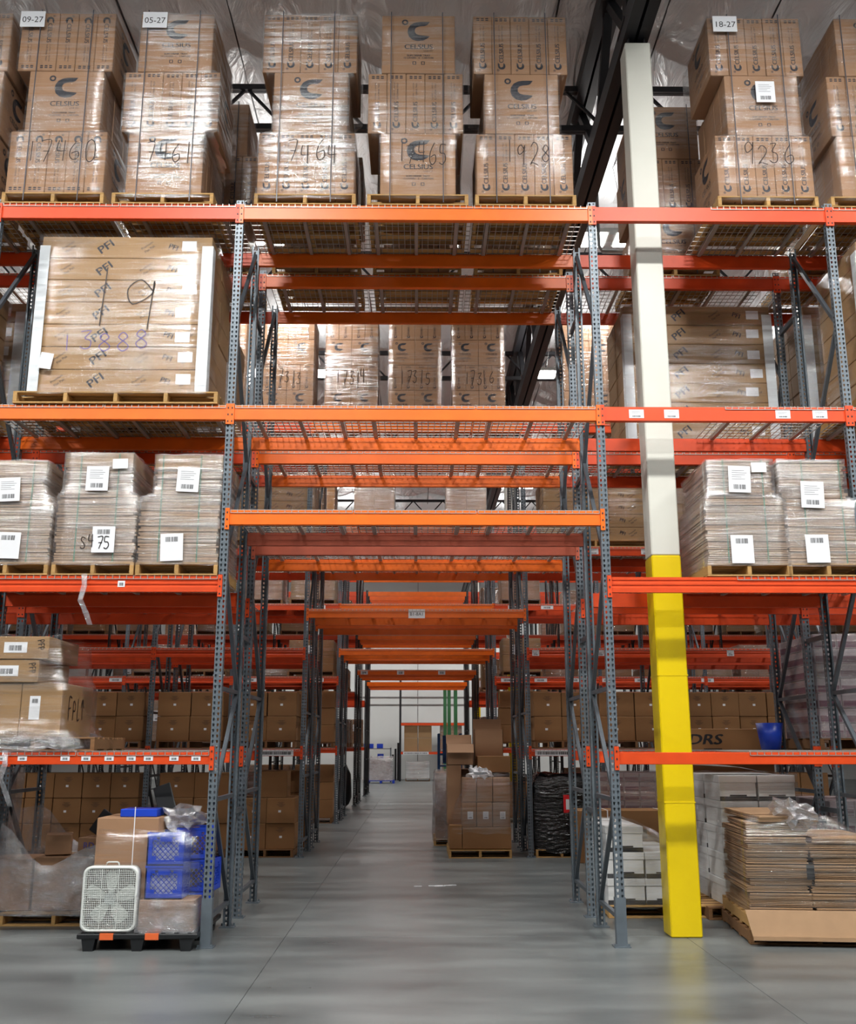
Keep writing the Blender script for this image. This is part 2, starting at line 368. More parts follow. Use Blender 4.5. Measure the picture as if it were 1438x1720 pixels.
# insulated ceiling: fabric sagging between the purlins that run away from the camera
bm = bmesh.new(); PX = 1.52; nx = int((XR-XL)/PX*6); ys = [YF + (YB-YF)*k/40 for k in range(41)]; G = []
for i in range(nx+1):
    x = XL + (XR-XL)*i/nx; ph = ((x-.4)/PX) % 1; z = ZC - .16*math.sin(math.pi*ph)**.7
    G.append([bm.verts.new((x, y, z + .03*math.sin(y*1.3+x*2.1)+.02*math.sin(y*3.1+x))) for y in ys])
for a, b in zip(G, G[1:]):
    for k in range(40): bm.faces.new((a[k], a[k+1], b[k+1], b[k]))
CEIL = struct('ceiling', finish(bm, 'ceiling', 'ceiling_fabric', True))
bm = bmesh.new(); bx(bm, XL, XR, YF, YB, ZC+.3, ZC+.5); struct('ceiling_2', finish(bm, 'roof', 'wall_white')).name = 'ceiling_deck'
pm = boxm(.022, YB-YF, .03, 'steel_dark', 0)
for k in range(int((XR-XL)/PX)+1):
    x = .4+PX*(k-17)
    if abs(x) < 22: part(CEIL, 'purlin', pm, (x, YF, ZC-.035))

# roof girder over the columns, joists across
def truss_parts(root, a, b, zb, zt, step, cw, ww, axis):
    n = int(abs(b-a)/step)
    P = (lambda t, z: (0, t, z)) if axis == 'y' else (lambda t, z: (t, 0, z))
    for z in (zb, zt):
        bm = bmesh.new()
        for s in (-1, 1):
            p, q = Vector(P(a, z)), Vector(P(b, z)); o = Vector((s*cw*.32, 0, 0)) if axis == 'y' else Vector((0, s*cw*.32, 0))
            bar(bm, p+o, q+o, cw*.5, cw)
        part(root, 'truss_chord', finish(bm, 'chord', 'steel_dark'))
    bm = bmesh.new(); bar(bm, P(0, zb), P(step/2, zt), ww); bar(bm, P(step/2, zt), P(step, zb), ww); wmesh = finish(bm, 'web', 'steel_dark')
    for k in range(n):
        part(root, 'truss_web', wmesh, P(a+k*step, 0))
def empty(name, loc, label, cat, group=None, rz=0):
    return thing(name, None, loc, label, cat, group, rz)
g = empty('roof_girder', (2.54, 0, 0), 'heavy dark open-web steel girder running back above the white and yellow column', 'girder')
truss_parts(g, YF, YB, 9.95, 11.45, 2.4, .26, .11, 'y')
names = ['first','second','third','fourth','fifth','sixth','seventh','eighth','ninth','tenth','eleventh','twelfth','thirteenth','fourteenth','fifteenth','sixteenth','seventeenth','eighteenth','nineteenth','twentieth']
for k, y in enumerate((8.0, 13.2, 18.4, 23.6, 28.8, 34.0, 39.2, 44.4, 49.6)):
    j = empty('roof_joist', (0, y, 0), f'thin black zigzag roof joist, {names[k]} one back from the camera', 'joist', 'roof joists')
    truss_parts(j, -20.0, 22.0, 10.75, 11.42, 1.2, .09, .04, 'x')

# ---------------------------------------------------------------- high bay lamps
def lampmesh():
    bm = bmesh.new()
    for s in (-1, 1): bx(bm, s*.33-.27, s*.33+.27, -.27, .27, 0, .07)
    bx(bm, -.12, .12, -.12, .12, .03, .16)
    return finish(bm, 'housing', 'wall_white')
LH = lampmesh(); LD = boxm(.48, .48, .012, 'lamp', 0)
bm = bmesh.new()
for s in (-1, 1): bar(bm, (s*.3, 0, .07), (s*.1, 0, 1.42), .012)
LW = finish(bm, 'wire', 'zinc')
for j, y in enumerate(LIGHT_Y):
    for i, x in enumerate(LIGHT_X):
        side = ('far left', 'left of the aisle', 'right of the aisle', 'far right')[i]
        o = thing('high_bay_light', LH, (x, y, LIGHT_Z), f'white twin bay light {side}, {names[j]} lamp row from camera', 'light', 'high bay lights')
        for s in (-1, 1): part(o, 'diffuser', LD, (s*.33, -.24, -.012))
        part(o, 'hanger_wire', LW)
        ld = bpy.data.lights.new('high_bay', 'AREA'); ld.shape = 'RECTANGLE'; ld.size = 1.2; ld.size_y = .5; ld.energy = LIGHT_W*LIGHT_K[j]; ld.color = (1, .985, .955)
        lo = bpy.data.objects.new('lamp_light', ld); C.objects.link(lo); lo.parent = o; lo.location = (0, 0, -.03)
        ud = bpy.data.lights.new('ceiling_fill', 'AREA'); ud.shape = 'RECTANGLE'; ud.size = .5; ud.size_y = .2; ud.energy = LIGHT_W*LIGHT_K[j]*.32; ud.color = (1, .985, .955)  # added upward fill lamp to brighten the ceiling; the housing has no top slot
        uo = bpy.data.objects.new('ceiling_fill_light', ud); C.objects.link(uo); uo.parent = o; uo.location = (0, 0, .2); uo.rotation_euler = (math.pi, 0, 0)

# ---------------------------------------------------------------- building columns
def column(y, label, hw=.15):
    o = empty('building_column', (2.54, y+hw, 0), label, 'column')
    part(o, 'column_guard', boxm(2*hw, 2*hw, 3.66, 'column_yellow', .012), (0, -hw, 0), label='bright yellow lower casing')
    part(o, 'column_casing', boxm(2*hw-.006, 2*hw-.006, 6.07, 'column_white', .012), (0, -hw+.003, 3.66), label='off-white upper casing')
    part(o, 'seam_band', boxm(2*hw+.006, 2*hw+.006, .012, 'column_yellow', 0), (0, -hw-.003, 1.22))
    part(o, 'seam_band', boxm(2*hw+.006, 2*hw+.006, .012, 'column_yellow', 0), (0, -hw-.003, 2.44))
    part(o, 'seam_band', boxm(2*hw+.002, 2*hw+.002, .012, 'column_white', 0), (0, -hw-.001, 5.2))
    bm = bmesh.new(); bx(bm, -.1, -.085, -.1, .1, 0, 1.7); bx(bm, .085, .1, -.1, .1, 0, 1.7); bx(bm, -.1, .1, -.01, .01, 0, 1.7); bx(bm, -.16, .16, -.2, .2, .28, .31)
    part(o, 'steel_stub', finish(bm, 'stub', 'steel_dark'), (0, 0, 9.73))
column(10.0, 'tall square building column, yellow below and white above, standing inside the nearest rack')
column(26.6, 'distant building column, yellow below and white above, partly hidden right of the aisle')
column(43.4, 'farthest building column, yellow below and white above, behind the racks right of the aisle')

# ---------------------------------------------------------------- racks
HP = 7.42
def perf_post(m, front=True):
    bm = bmesh.new(); W, D, p = .08, .07, .0507; n = int(HP/p)
    def strip(O, U, w, cols):
        O = Vector(O); U = Vector(U); cw = w/cols
        for c in range(cols):
            xc = -w/2 + cw*(c+.5)
            for r in range(n):
                z0, z1 = r*p, (r+1)*p; zm = (z0+z1)/2
                out = [(xc-cw/2,z0),(xc,z0),(xc+cw/2,z0),(xc+cw/2,z1),(xc,z1),(xc-cw/2,z1)]
                inn = [(xc-.006,zm-.013),(xc,zm-.016),(xc+.006,zm-.013),(xc+.011,zm+.008),(xc,zm+.015),(xc-.011,zm+.008)]
                A = [bm.verts.new(O+U*x+Vector((0,0,z))) for x, z in out]; B = [bm.verts.new(O+U*x+Vector((0,0,z))) for x, z in inn]
                for k in range(6): bm.faces.new((A[k], A[(k+1)%6], B[(k+1)%6], B[k]))
    strip((0,-D/2,0), (1,0,0), W, 2)
    strip((-W/2,0,0), (0,1,0), D, 1); strip((W/2,0,0), (0,-1,0), D, 1)
    bmesh.ops.remove_doubles(bm, verts=bm.verts[:], dist=.0005)
    for s in (-1, 1): bx(bm, s*W/2-(.018 if s > 0 else 0), s*W/2+(.018 if s < 0 else 0), D/2-.002, D/2, 0, HP)
    return finish(bm, 'post', m)
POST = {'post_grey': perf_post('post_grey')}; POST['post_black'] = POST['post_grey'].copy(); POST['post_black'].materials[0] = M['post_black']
bm = bmesh.new(); bx(bm, -.075, .075, -.07, .07, 0, .01)
for s in (-1, 1): bx(bm, s*.058-.01, s*.058+.01, -.055, -.035, .01, .03)
BASE = finish(bm, 'base', 'post_grey')
bm = bmesh.new(); bx(bm, -.048, .048, -.045, -.036, 0, .42); bx(bm, -.048, -.041, -.045, .03, 0, .42); bx(bm, .041, .048, -.045, .03, 0, .42); GUARD = finish(bm, 'guard', 'post_grey')
_beam = {}
def beam_mesh(L_, h, m, groove=False):
    k = (round(L_, 3), h, m, groove)
    if k not in _beam:
        bm = bmesh.new()
        if groove: prof = [(0,0),(0,h*.3),(.008,h*.36),(.008,h*.44),(0,h*.5),(0,h*.62),(.008,h*.68),(.008,h*.76),(0,h*.82),(0,h),(.03,h),(.03,h-.03),(.055,h-.03),(.055,0)]
        else: prof = [(0,.004),(0,h-.004),(.004,h),(.03,h),(.03,h-.03),(.055,h-.03),(.055,0),(.004,0)]
        A = [bm.verts.new((-L_/2, y-.035, z)) for y, z in prof]; B = [bm.verts.new((L_/2, y-.035, z)) for y, z in prof]; n = len(prof)
        for i in range(n): bm.faces.new((A[i], B[i], B[(i+1)%n], A[(i+1)%n]))
        bm.faces.new(A); bm.faces.new(B[::-1]); bmesh.ops.recalc_face_normals(bm, faces=bm.faces[:])
        _beam[k] = finish(bm, 'beam', m)
    return _beam[k]
_br = {}
def bracket(m):
    if m not in _br:
        bm = bmesh.new(); bx(bm, -.021, .021, -.052, -.036, -.05, .165)
        for z in (-.02, .05, .12): bx(bm, -.006, .006, -.056, -.052, z-.008, z+.008, 1)
        _br[m] = finish(bm, 'bracket', [m, 'steel_dark'])
    return _br[m]
_dk = {}
def deck_mesh(w, d=1.03):
    k = round(w, 3)
    if k not in _dk:
        bm = bmesh.new(); t = .0034
        nxx = max(2, int(w/.064)); ny = int(d/.1)
        for i in range(nxx+1):
            x = -w/2 + w*i/nxx; bx(bm, x-t, x+t, -.04, d+.04, 0, 2*t); bx(bm, x-t, x+t, -.042, -.037, -.028, 2*t)
        for j in range(ny+1):
            y = d*j/ny; bx(bm, -w/2, w/2, y-t, y+t, 2*t, 4*t)
        bx(bm, -w/2, w/2, -.044, -.04, -.03, -.024)
        _dk[k] = finish(bm, 'deck', 'galv_wire')
    return _dk[k]
bm = bmesh.new(); bx(bm, -.02, .02, .02, 1.01, -.028, -.026); bx(bm, -.02, -.017, .02, 1.01, -.028, -.001); bx(bm, .017, .02, .02, 1.01, -.028, -.001); CHAN = finish(bm, 'channel', 'galv_wire')
DEP = 1.03
T1, T2, TT, T3, T4 = 1.70, 3.36, 4.02, 5.107, 7.35
BH = {T1: .11, T2: .15, TT: .145, T3: .15, T4: .165}
XLs = [-1.896-2.55*k for k in range(9)]; XRs = [1.84+2.53*k for k in range(9)]
bracem = {}
def brace_mesh(z0, z1, flip, m):
    k = (z0, z1, flip, m)
    if k not in bracem:
        bm = bmesh.new(); a, b = ((0,.03,z0),(0,DEP-.03,z1)) if not flip else ((0,DEP-.03,z0),(0,.03,z1)); bar(bm, a, b, .038, .038); bracem[k] = finish(bm, 'brace', m)
    return bracem[k]
def rack(idx, y0, label, far, pm, right_deck_cut=False):
    o = empty('pallet_rack', (0, y0, 0), label, 'rack', 'rows of pallet racking'); halfw = .45*(y0+1)+2.2
    xs = [x for x in XLs if abs(x) < halfw+1][::-1] + [x for x in XRs if x < halfw+1]
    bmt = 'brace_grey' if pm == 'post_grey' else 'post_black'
    for x in xs:
        for k, yy in enumerate((0, DEP)):
            p = part(o, 'rack_post', POST[pm], (x, yy, 0), rz=0 if k == 0 else math.pi); part(p, 'base_plate', BASE)
            if idx == 0 and k == 0 and abs(x) < 2.2: part(p, 'post_sleeve', GUARD)
        lv = [(.24,.24,0),(.24,1.27,1),(1.27,1.27,0),(1.27,2.3,0),(2.3,2.3,0),(2.3,3.55,1),(3.55,4.8,0),(4.8,6.05,1),(6.05,7.3,0)]
        if far:
            bm = bmesh.new()
            for a, b, fl in lv: bar(bm, (0, .03 if not fl else DEP-.03, a), (0, DEP-.03 if not fl else .03, b), .038)
            k2 = ('all', bmt)
            if k2 not in bracem: bracem[k2] = finish(bm, 'braces', bmt)
            else: bm.free()
            part(o, 'frame_bracing', bracem[k2], (x, 0, 0))
        else:
            for a, b, fl in lv: part(o, 'brace', brace_mesh(a, b, fl, bmt), (x, 0, 0))
    def beam(xa, xb, T, m, ndeck, decks=None, groove=False):
        L_ = xb-xa-.08; xc = (xa+xb)/2
        for k, yy in enumerate((0, DEP)):
            mm = m if not isinstance(m, tuple) else m[k]
            b = part(o, 'load_beam', beam_mesh(L_, BH[T], mm, groove), (xc, yy, T-BH[T]), rz=0 if k == 0 else math.pi)
            if y0 < 30:
                for s in (-1, 1): part(b, 'beam_connector', bracket(mm), (s*(L_/2+.02), 0, 0))
        n = ndeck; w = L_/n
        for i in range(n):
            if decks is not None and i not in decks: continue
            if y0 > 33: continue
            d = part(o, 'wire_deck', deck_mesh(w-.02), (xa+.04+w*(i+.5), 0, T+.001))
            if y0 < 27:
                for s in (-.36, 0, .36): part(d, 'support_channel', CHAN, (s*w, 0, 0))
    inner = xs.index(XLs[0])
    for i, (xa, xb) in enumerate(zip(xs, xs[1:])):
        if i == inner:
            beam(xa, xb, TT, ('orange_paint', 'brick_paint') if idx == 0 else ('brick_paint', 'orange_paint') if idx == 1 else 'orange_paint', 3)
            beam(xa, xb, T3, 'orange_paint', 3); beam(xa, xb, T4, 'orange_paint', 3)
        else:
            cut = right_deck_cut and i == inner+1
            for T in (T1, T2, T3, T4):
                beam(xa, xb, T, 'vermilion_paint' if not (T == T3 and i == inner-1 and idx == 0) else 'orange_paint', 2, decks=(1,) if cut else None, groove=(T == T2))
    return o
rack_rows = [9.60, 11.20, 16.93, 18.53, 24.1, 25.7, 31.0, 32.6, 36.9, 38.5]
rl = ['nearest rack of grey perforated posts and orange beams, its wide gap framing the aisle',
      'second rack of grey posts and orange beams, standing back to back behind the nearest one',
      'third rack row with a lettered white sign on its beam over the aisle', 'fourth rack row, back to back behind the one with the sign on its beam',
      'fifth rack row, grey posts, in the middle distance along the aisle', 'sixth rack row, grey posts, back to back behind the fifth',
      'seventh rack row, first one with near-black posts', 'eighth rack row with near-black posts, behind the first black one',
      'ninth rack row with near-black posts, deep in the aisle', 'last rack row with near-black posts, closest to the white back wall']
RK = []
for i, y in enumerate(rack_rows):
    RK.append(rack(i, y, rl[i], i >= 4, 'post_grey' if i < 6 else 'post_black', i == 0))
RN = ['nearest rack','second rack','third rack','fourth rack','fifth rack','sixth rack','seventh rack','eighth rack','ninth rack','last rack']
# row spacers between the two nearest racks
bm = bmesh.new(); bar(bm, (0, 0, 0), (0, .49, 0), .035, .05); SP = finish(bm, 'spacer', 'brace_grey')
for x in (XLs[1], XLs[0], XRs[0], XRs[1]):
    for z in (1.1, 2.9, 4.7, 6.6): part(RK[0], 'row_spacer', SP, (x, DEP+.035, z))
# beam labels and signs
def on_beam(idx, items, T, wl, hl, **kw):
    for x in items: part(RK[idx], 'location_label', paper(wl, hl, **kw), (x, -.0375, T-BH[T]/2-hl/2))
on_beam(0, [ax(p, 1277, 9.56) for p in (0, 37, 109, 144, 183, 220, 249, 292, 329)], T1, .085, .042, bars='wide')
on_beam(0, [ax(p, 691, 9.56) for p in (1069, 1128, 1315, 1377)], T3, .15, .09, bars='mid', txt=None)
on_beam(0, [ax(204, 977, 9.56)], T2, .07, .06, bars='wide')
part(RK[2], 'aisle_sign', paper(.28, .15, bars=None, txt='B1-8A1'), (ax(700, 1035, 16.9), -.038, TT-.15))
on_beam(2, [XRs[0]+.55+.95*k for k in range(2)] + [XLs[0]-.6-.95*k for k in range(2)], T1, .9, .095, bars='wide')
on_beam(2, [XRs[0]+.15+1.1*k for k in range(5)], T2, .12, .1, bars='mid', txt='TAKE 2')
on_beam(4, [XLs[0]-.5-1.6*k for k in range(4)] + [XRs[0]+.3+.8*k for k in range(7)], T2, .3, .09, bars='wide')
on_beam(4, [XLs[0]-.5, XRs[0]+.5, XRs[0]+1.3], T3, .3, .09, bars='wide')
on_beam(2, [XRs[0]+.3+.9*k for k in range(5)], T3, .16, .1, bars='mid')
on_beam(6, [ax(p, 1132, 31) for p in (612, 673, 742)], TT, .22, .12, bars='wide')

# ---------------------------------------------------------------- pallets
def pallet_meshes(w, d, m):
    return (boxm(.04, d, .095, m, .003), boxm(w, .095, .016, m, .002))
_sp = {}
def pallet(x, y, z, w, d, label, detail=True, m='wood', rz=0, nstr=3, group=None, ntop=7):
    """x centre, y front edge"""
    if not detail:
        k = (round(w,2), round(d,2), m)
        if k not in _sp:
            bm = bmesh.new()
            for s in (-1, 0, 1): bx(bm, s*(w/2-.02)-.02, s*(w/2-.02)+.02, 0, d, .016, .111)
            for i in range(6): yy = (d-.1)*i/5; bx(bm, -w/2, w/2, yy, yy+.1, .111, .127)
            for yy in (0, d/2-.05, d-.1): bx(bm, -w/2, w/2, yy, yy+.1, 0, .016)
            _sp[k] = finish(bm, 'pallet', m)
        return thing('wooden_pallet', _sp[k], (x, y, z), label, 'pallet', group, rz)
    o = empty('wooden_pallet', (x, y, z), label, 'pallet', group, rz); st, bd = pallet_meshes(w, d, m)
    for i in range(nstr): part(o, 'stringer', st, (-w/2+.02+(w-.04)*i/(nstr-1), 0, .016))
    for i in range(ntop): part(o, 'deck_board', bd, (0, (d-.095)*i/(ntop-1), .111))
    for i in range(4): part(o, 'bottom_board', bd, (0, (d-.095)*i/3, 0))
    return o
PH = .128

# ---------------------------------------------------------------- branded carton towers
CW, CT, CH = .81, .208, .745
def tower(Y, Z, tiers, who, detail=True, number=None, film='film_clear', date=None, side=0, prints=True, seed=1, label_paper=False):
    """tiers: (kind, xcentre, flip); 'n' five carton edges to the front, 'f' one face"""
    xc = tiers[0][1]
    pallet(xc, Y, Z, 1.08, 1.06, f'wooden pallet carrying the {who}', detail=detail)
    z = Z+PH; rings = []
    ly = ['bottom','middle','top','fourth']
    for t, (kind, x, flip) in enumerate(tiers):
        y0 = Y+.02
        if kind == 'n':
            me = boxm(CT-.004, CW, CH-.004, 'cardboard')
            for i in range(5):
                o = thing('carton', me, (x+(i-2)*CT, y0+random.uniform(0,.008), z), f'{names[i]} upright carton, {ly[t]} layer, {who}', 'carton', f'cartons of the {who}')
                if prints: part(o, 'side_print', PR['flip' if flip else 'side'], (0, -.0015, 0))
                if side and prints and ((side > 0 and i == 4) or (side < 0 and i == 0)):
                    part(o, 'face_print', PR['face'], (side*(CT/2), CW/2, 0), rz=side*math.pi/2)
            rings += [(z+.02, x-.53, x+.53, y0-.01, y0+CW+.2), (z+CH-.03, x-.53, x+.53, y0-.01, y0+CW+.2)]
        else:
            me = boxm(CW, CT-.004, CH-.004, 'cardboard')
            if not detail: me = boxm(CW, 5*CT, CH-.004, 'cardboard')
            for i in range(5 if detail else 1):
                o = thing('carton', me, (x+random.uniform(-.006,.006), y0+i*CT, z), f'{"front face-on" if i == 0 else names[i]+" from front"} carton, {ly[t]} layer, {who}', 'carton', f'cartons of the {who}')
                if i == 0 and prints: part(o, 'face_print', PR['face'], (0, -.0015, 0))
            rings += [(z+.02, x-.42, x+.42, y0-.01, y0+1.05), (z+CH-.03, x-.42, x+.42, y0-.01, y0+1.05)]
        z += CH
    rings = [(Z+.07, xc-.55, xc+.55, Y-.005, Y+1.08)] + rings; top = rings[-1]; rings.append((z+.008, top[1]+.01, top[2]-.01, top[3]+.01, top[4]-.01))
    fo = thing('stretch_wrap', film_mesh([(r[0]-Z, r[1]-xc, r[2]-xc, r[3]-Y, r[4]-Y) for r in rings], seed, film, .007), (xc, Y, Z), f'clear glossy stretch wrap around the {who}', 'stretch wrap', 'clear wrap around pallet loads')
    if number:
        x, s, wd = number; part(fo, 'handwritten_number', hand(s, wd, .25, .010), (x-xc, -.022, PH+.36))
    if date: part(fo, 'date_label', paper(.27, .2, bars=None, txt=date), (date_x-xc, -.025, z-Z-.22))
    if label_paper:
        part(fo, 'shipping_label', paper(.21, .26, bars='mid'), (tiers[1][1]-xc+.02, -.025, PH+CH+.38))
    for s in (-.3, .27):
        bm = bmesh.new(); bx(bm, -.005, .005, -.003, 0, 0, z-Z-.01); part(fo, 'strap', finish(bm, 'strap', 'strap_dark'), (s+tiers[-1][1]*.5-xc*.5, -.018, .02))
    return fo
YF1 = 9.565
cx = lambda p, q, Y=YF1: ax(p, q, Y)
date_x = cx(58, 22)
tower(YF1, T4+.012, [('n', cx(94,270), True), ('f', cx(108,165), 0), ('n', cx(113,60), True)], 'top load 17460, far left bay', number=(cx(103,245),'17460',.8), date='09-27', side=1, seed=2)
date_x = cx(262, 30)
tower(YF1, T4+.012, [('f', cx(277,270), 0), ('n', cx(287,165), 0), ('f', cx(297,60), 0)], 'top load 17461 beside left post', number=(cx(277,240),'17461',.62), date='05-27', side=1, film='film_bright', seed=3)
tower(YF1, T4+.012, [('n', cx(514,270), 0), ('f', cx(522,170), 0), ('n', cx(521,75), 0)], 'top load 17464, first over the aisle', number=(cx(515,250),'17464',.72), side=1, film='film_bright', seed=4)
tower(YF1, T4+.012, [('f', cx(702,275), 0), ('n', cx(698,170), 0), ('f', cx(703,75), 0)], 'top load 17465, middle over the aisle', number=(cx(708,255),'17465',.55), seed=5)
tower(YF1, T4+.012, [('n', cx(882,278), 0), ('f', cx(877,175), 0), ('n', cx(874,80), 0)], 'top load 1928, last over the aisle', number=(cx(885,258),'1928',.5), side=-1, seed=6)
date_x = cx(1216, 38)
tower(YF1, T4+.012, [('n', cx(1286,280), 0), ('f', cx(1283,175), 0), ('n', cx(1269,75), 0)], 'top load 9236 right of the column', number=(cx(1290,262),'9236',.6), date='18-27', side=-1, label_paper=True, seed=7)
xr = cx(1392, 280)
tower(YF1, T4+.012, [('f', xr+.53, 0), ('n', xr+.6, 0), ('f', xr+.64, 0)], 'top load cut by right picture edge', side=-1, seed=8)
xl = cx(-2, 200)
tower(YF1, T4+.012, [('n', xl-.55, 0), ('n', xl-.53, 0), ('n', xl-.5, 0)], 'top load cut by left picture edge', side=1, seed=9)
for i, x in enumerate((-4.0, -2.75, -1.25, -.02, 1.22, 3.15, 5.1)):
    x0 = x + (.2 if i == 1 else 0)
    tower(11.17, T4+.012, [('f', x0, 0), ('n', x0+.02, 0), ('f', x0-.02, 0)], f'{names[i]} top load from left, second rack', seed=20+i, side=(1 if x < 0 else -1), detail=False)

# smaller carton loads on the third rack, top level
def grid_tower(x, Y, Z, who, number, seed, film='film_clear', rows=('f','n','f','n')):
    pallet(x, Y, Z, 1.0, 1.05, f'wooden pallet carrying the {who}', detail=False); z = Z+PH; w = .475; h = .485
    for t, k in enumerate(rows):
        if k == 'f':
            for i in (0, 1):
                o = thing('carton', boxm(w-.004, .8, h-.004, 'cardboard'), (x+(i-.5)*w, Y+.02, z), f'{("left","right")[i]} face-on carton, {names[t]} layer, {who}', 'carton', f'cartons of the {who}')
                part(o, 'face_print', PR['face_s'], (0, -.0015, 0))
        else:
            for i in range(4):
                o = thing('carton', boxm(w/2-.004, .8, h-.004, 'cardboard'), (x+(i-1.5)*w/2, Y+.02, z), f'{names[i]} narrow carton, {names[t]} layer, {who}', 'carton', f'cartons of the {who}')
                part(o, 'side_print', PR['side_s'], (0, -.0015, 0))
        z += h
    f = thing('stretch_wrap', film_mesh([(.08,-.49,.49,0,1),(PH,-.49,.49,0,1),(z-Z-.4,-.49,.49,0,1),(z-Z,-.485,.485,.01,.99)], seed, film), (x, Y, Z), f'clear stretch wrap around the {who}', 'stretch wrap', 'clear wrap around pallet loads')
    if number: part(f, 'handwritten_number', hand(number, .55, .24, .012), (0, -.012, PH+h+.12))
for i, (p, n) in enumerate(((482,'17313'),(590,'17314'),(697,'17315'),(804,'17316'))):
    grid_tower(ax(p, 630, 16.9), 16.9, T4+.012, f'distant load {n}, {names[i]} from left above aisle', n, 40+i, 'film_bright' if i == 1 else 'film_clear')
for i, x in enumerate((-3.6, 3.1)):
    grid_tower(x, 16.9, T4+.012, f'{names[i]} outlying top load, third rack', None, 50+i)

# ---------------------------------------------------------------- long flat cartons
def long_print(w, h, seed):
    rnd = random.Random(seed); bm = bmesh.new()
    add_text(bm, 'PFI', h*.5, -w*.13, h*.5, R(38), sx=1.2, bold=.006); add_text(bm, 'PFI', h*.34, w*.28, h*.5, R(-20), bold=.004)
    for x in (-.36, .12, .38):
        add_text(bm, 'Premium', h*.16, w*x, h*.58, R(38)); add_text(bm, 'Flat Pak', h*.16, w*x+.03, h*.42, R(38))
    return finish(bm, 'marks', 'ink')
LPR = long_print(1.72, .25, 1)
def long_load(x, Y, Z, n, who, detail, w=1.78, d=1.05, marks=False, protectors=True, labels=True, seed=0, pw=2.06, ch=.248, rx=0):
    pallet(x+.0, Y-.02, Z, pw, d+.04, f'wide wooden pallet under the {who}', detail=detail, nstr=5); z = Z+PH
    for i in range(n):
        o = thing('long_carton', boxm(w, d/2-.003, ch-.004, 'cardboard_long'), (x+random.uniform(-.006,.006), Y+.02, z), f'front long carton, {names[i]} up, {who}', 'long carton', f'long cartons of the {who}')
        part(o, 'printed_marks', LPR, (0, -.0015, 0), ry=0)
        if labels: part(o, 'carton_label', paper(.15, .11, bars=None, txt=None), (w/2-.25+random.uniform(-.04,.04), -.002, .07+random.uniform(-.02,.02)))
        thing('long_carton', boxm(w, d/2-.003, ch-.004, 'cardboard_long'), (x+random.uniform(-.006,.006), Y+.02+d/2, z), f'rear long carton, {names[i]} up, {who}', 'long carton', f'long cartons of the {who}')
        z += ch
    H = z-Z
    if protectors:
        bm = bmesh.new(); bx(bm, 0, .1, -.006, 0, PH, H-.12); bx(bm, -.006, 0, -.006, .12, PH, H-.12); me = finish(bm, 'prot', 'white_board')
        thing('corner_board', me, (x-w/2-.008, Y, Z), f'white left corner board, {who}', 'corner board')
        bm = bmesh.new(); bx(bm, -.11, 0, -.006, 0, PH, H-.12); bx(bm, 0, .006, -.006, .12, PH, H-.12); me = finish(bm, 'prot', 'white_board')
        thing('corner_board', me, (x+w/2+.008, Y, Z), f'white right corner board, {who}', 'corner board')
    a = w/2+.022
    f = thing('stretch_wrap', film_mesh([(.1,-a,a,-.02,d+.05),(H*.5,-a,a,-.02,d+.05),(H,-a,a,-.02,d+.05),(H+.012,-a+.05,a-.05,.04,d-.02)], seed, 'film_clear', .008), (x, Y, Z), f'clear stretch wrap around the {who}', 'stretch wrap', 'clear wrap around pallet loads')
    return f
f = long_load(ax(205, 530, 9.56), 9.56, T3+.012, 7, 'big load marked 19 on the third level', True, marks=True, seed=61)
x0 = ax(205, 530, 9.56)
part(f, 'handwritten_number', hand('19', .95, .66, .013, slant=.03), (ax(203,500,9.55)-x0, -.032, az(200,555,9.55)-T3))
part(f, 'purple_number', hand('13888', .95, .2, .009, 'purple_marker'), (ax(180,560,9.55)-x0, -.032, az(200,590,9.55)-T3))
part(f, 'paper_slip', paper(.13, .17, bars=None), (ax(76,610,9.55)-x0, -.032, az(76,622,9.55)-T3), ry=.15)
long_load(ax(1174, 620, 11.25), 11.2, T3+.012, 7, 'long-carton load behind the column', True, seed=62)
long_load(XRs[1]+1.2, 11.2, T3+.012, 7, 'grey-cornered long-carton load at the right edge', False, seed=63)
long_load(XLs[1]-1.2, 11.2, T3+.012, 7, 'long-carton load at the left edge on the second rack', False, seed=64)
long_load(-3.17, 11.2, T3+.012, 6, 'long-carton load hidden behind the load marked 19', False, seed=65)
long_load(XRs[1]+1.15, 9.58, T3+.012, 7, 'nearest long-carton load cut by the right picture edge', False, seed=66)
long_load(XLs[1]-1.15, 9.58, T3+.012, 6, 'nearest long-carton load cut by the left picture edge', False, seed=67)
long_load(ax(1000, 870, 16.9), 16.95, T3+.012, 5, 'third-rack long-carton load right of the aisle', False, seed=68, protectors=False, labels=False, ch=.23)
long_load(ax(462, 870, 16.9)-.25, 16.95, T3+.012, 5, 'third-rack long-carton load left of the aisle', False, seed=69, protectors=False, labels=False, ch=.23)

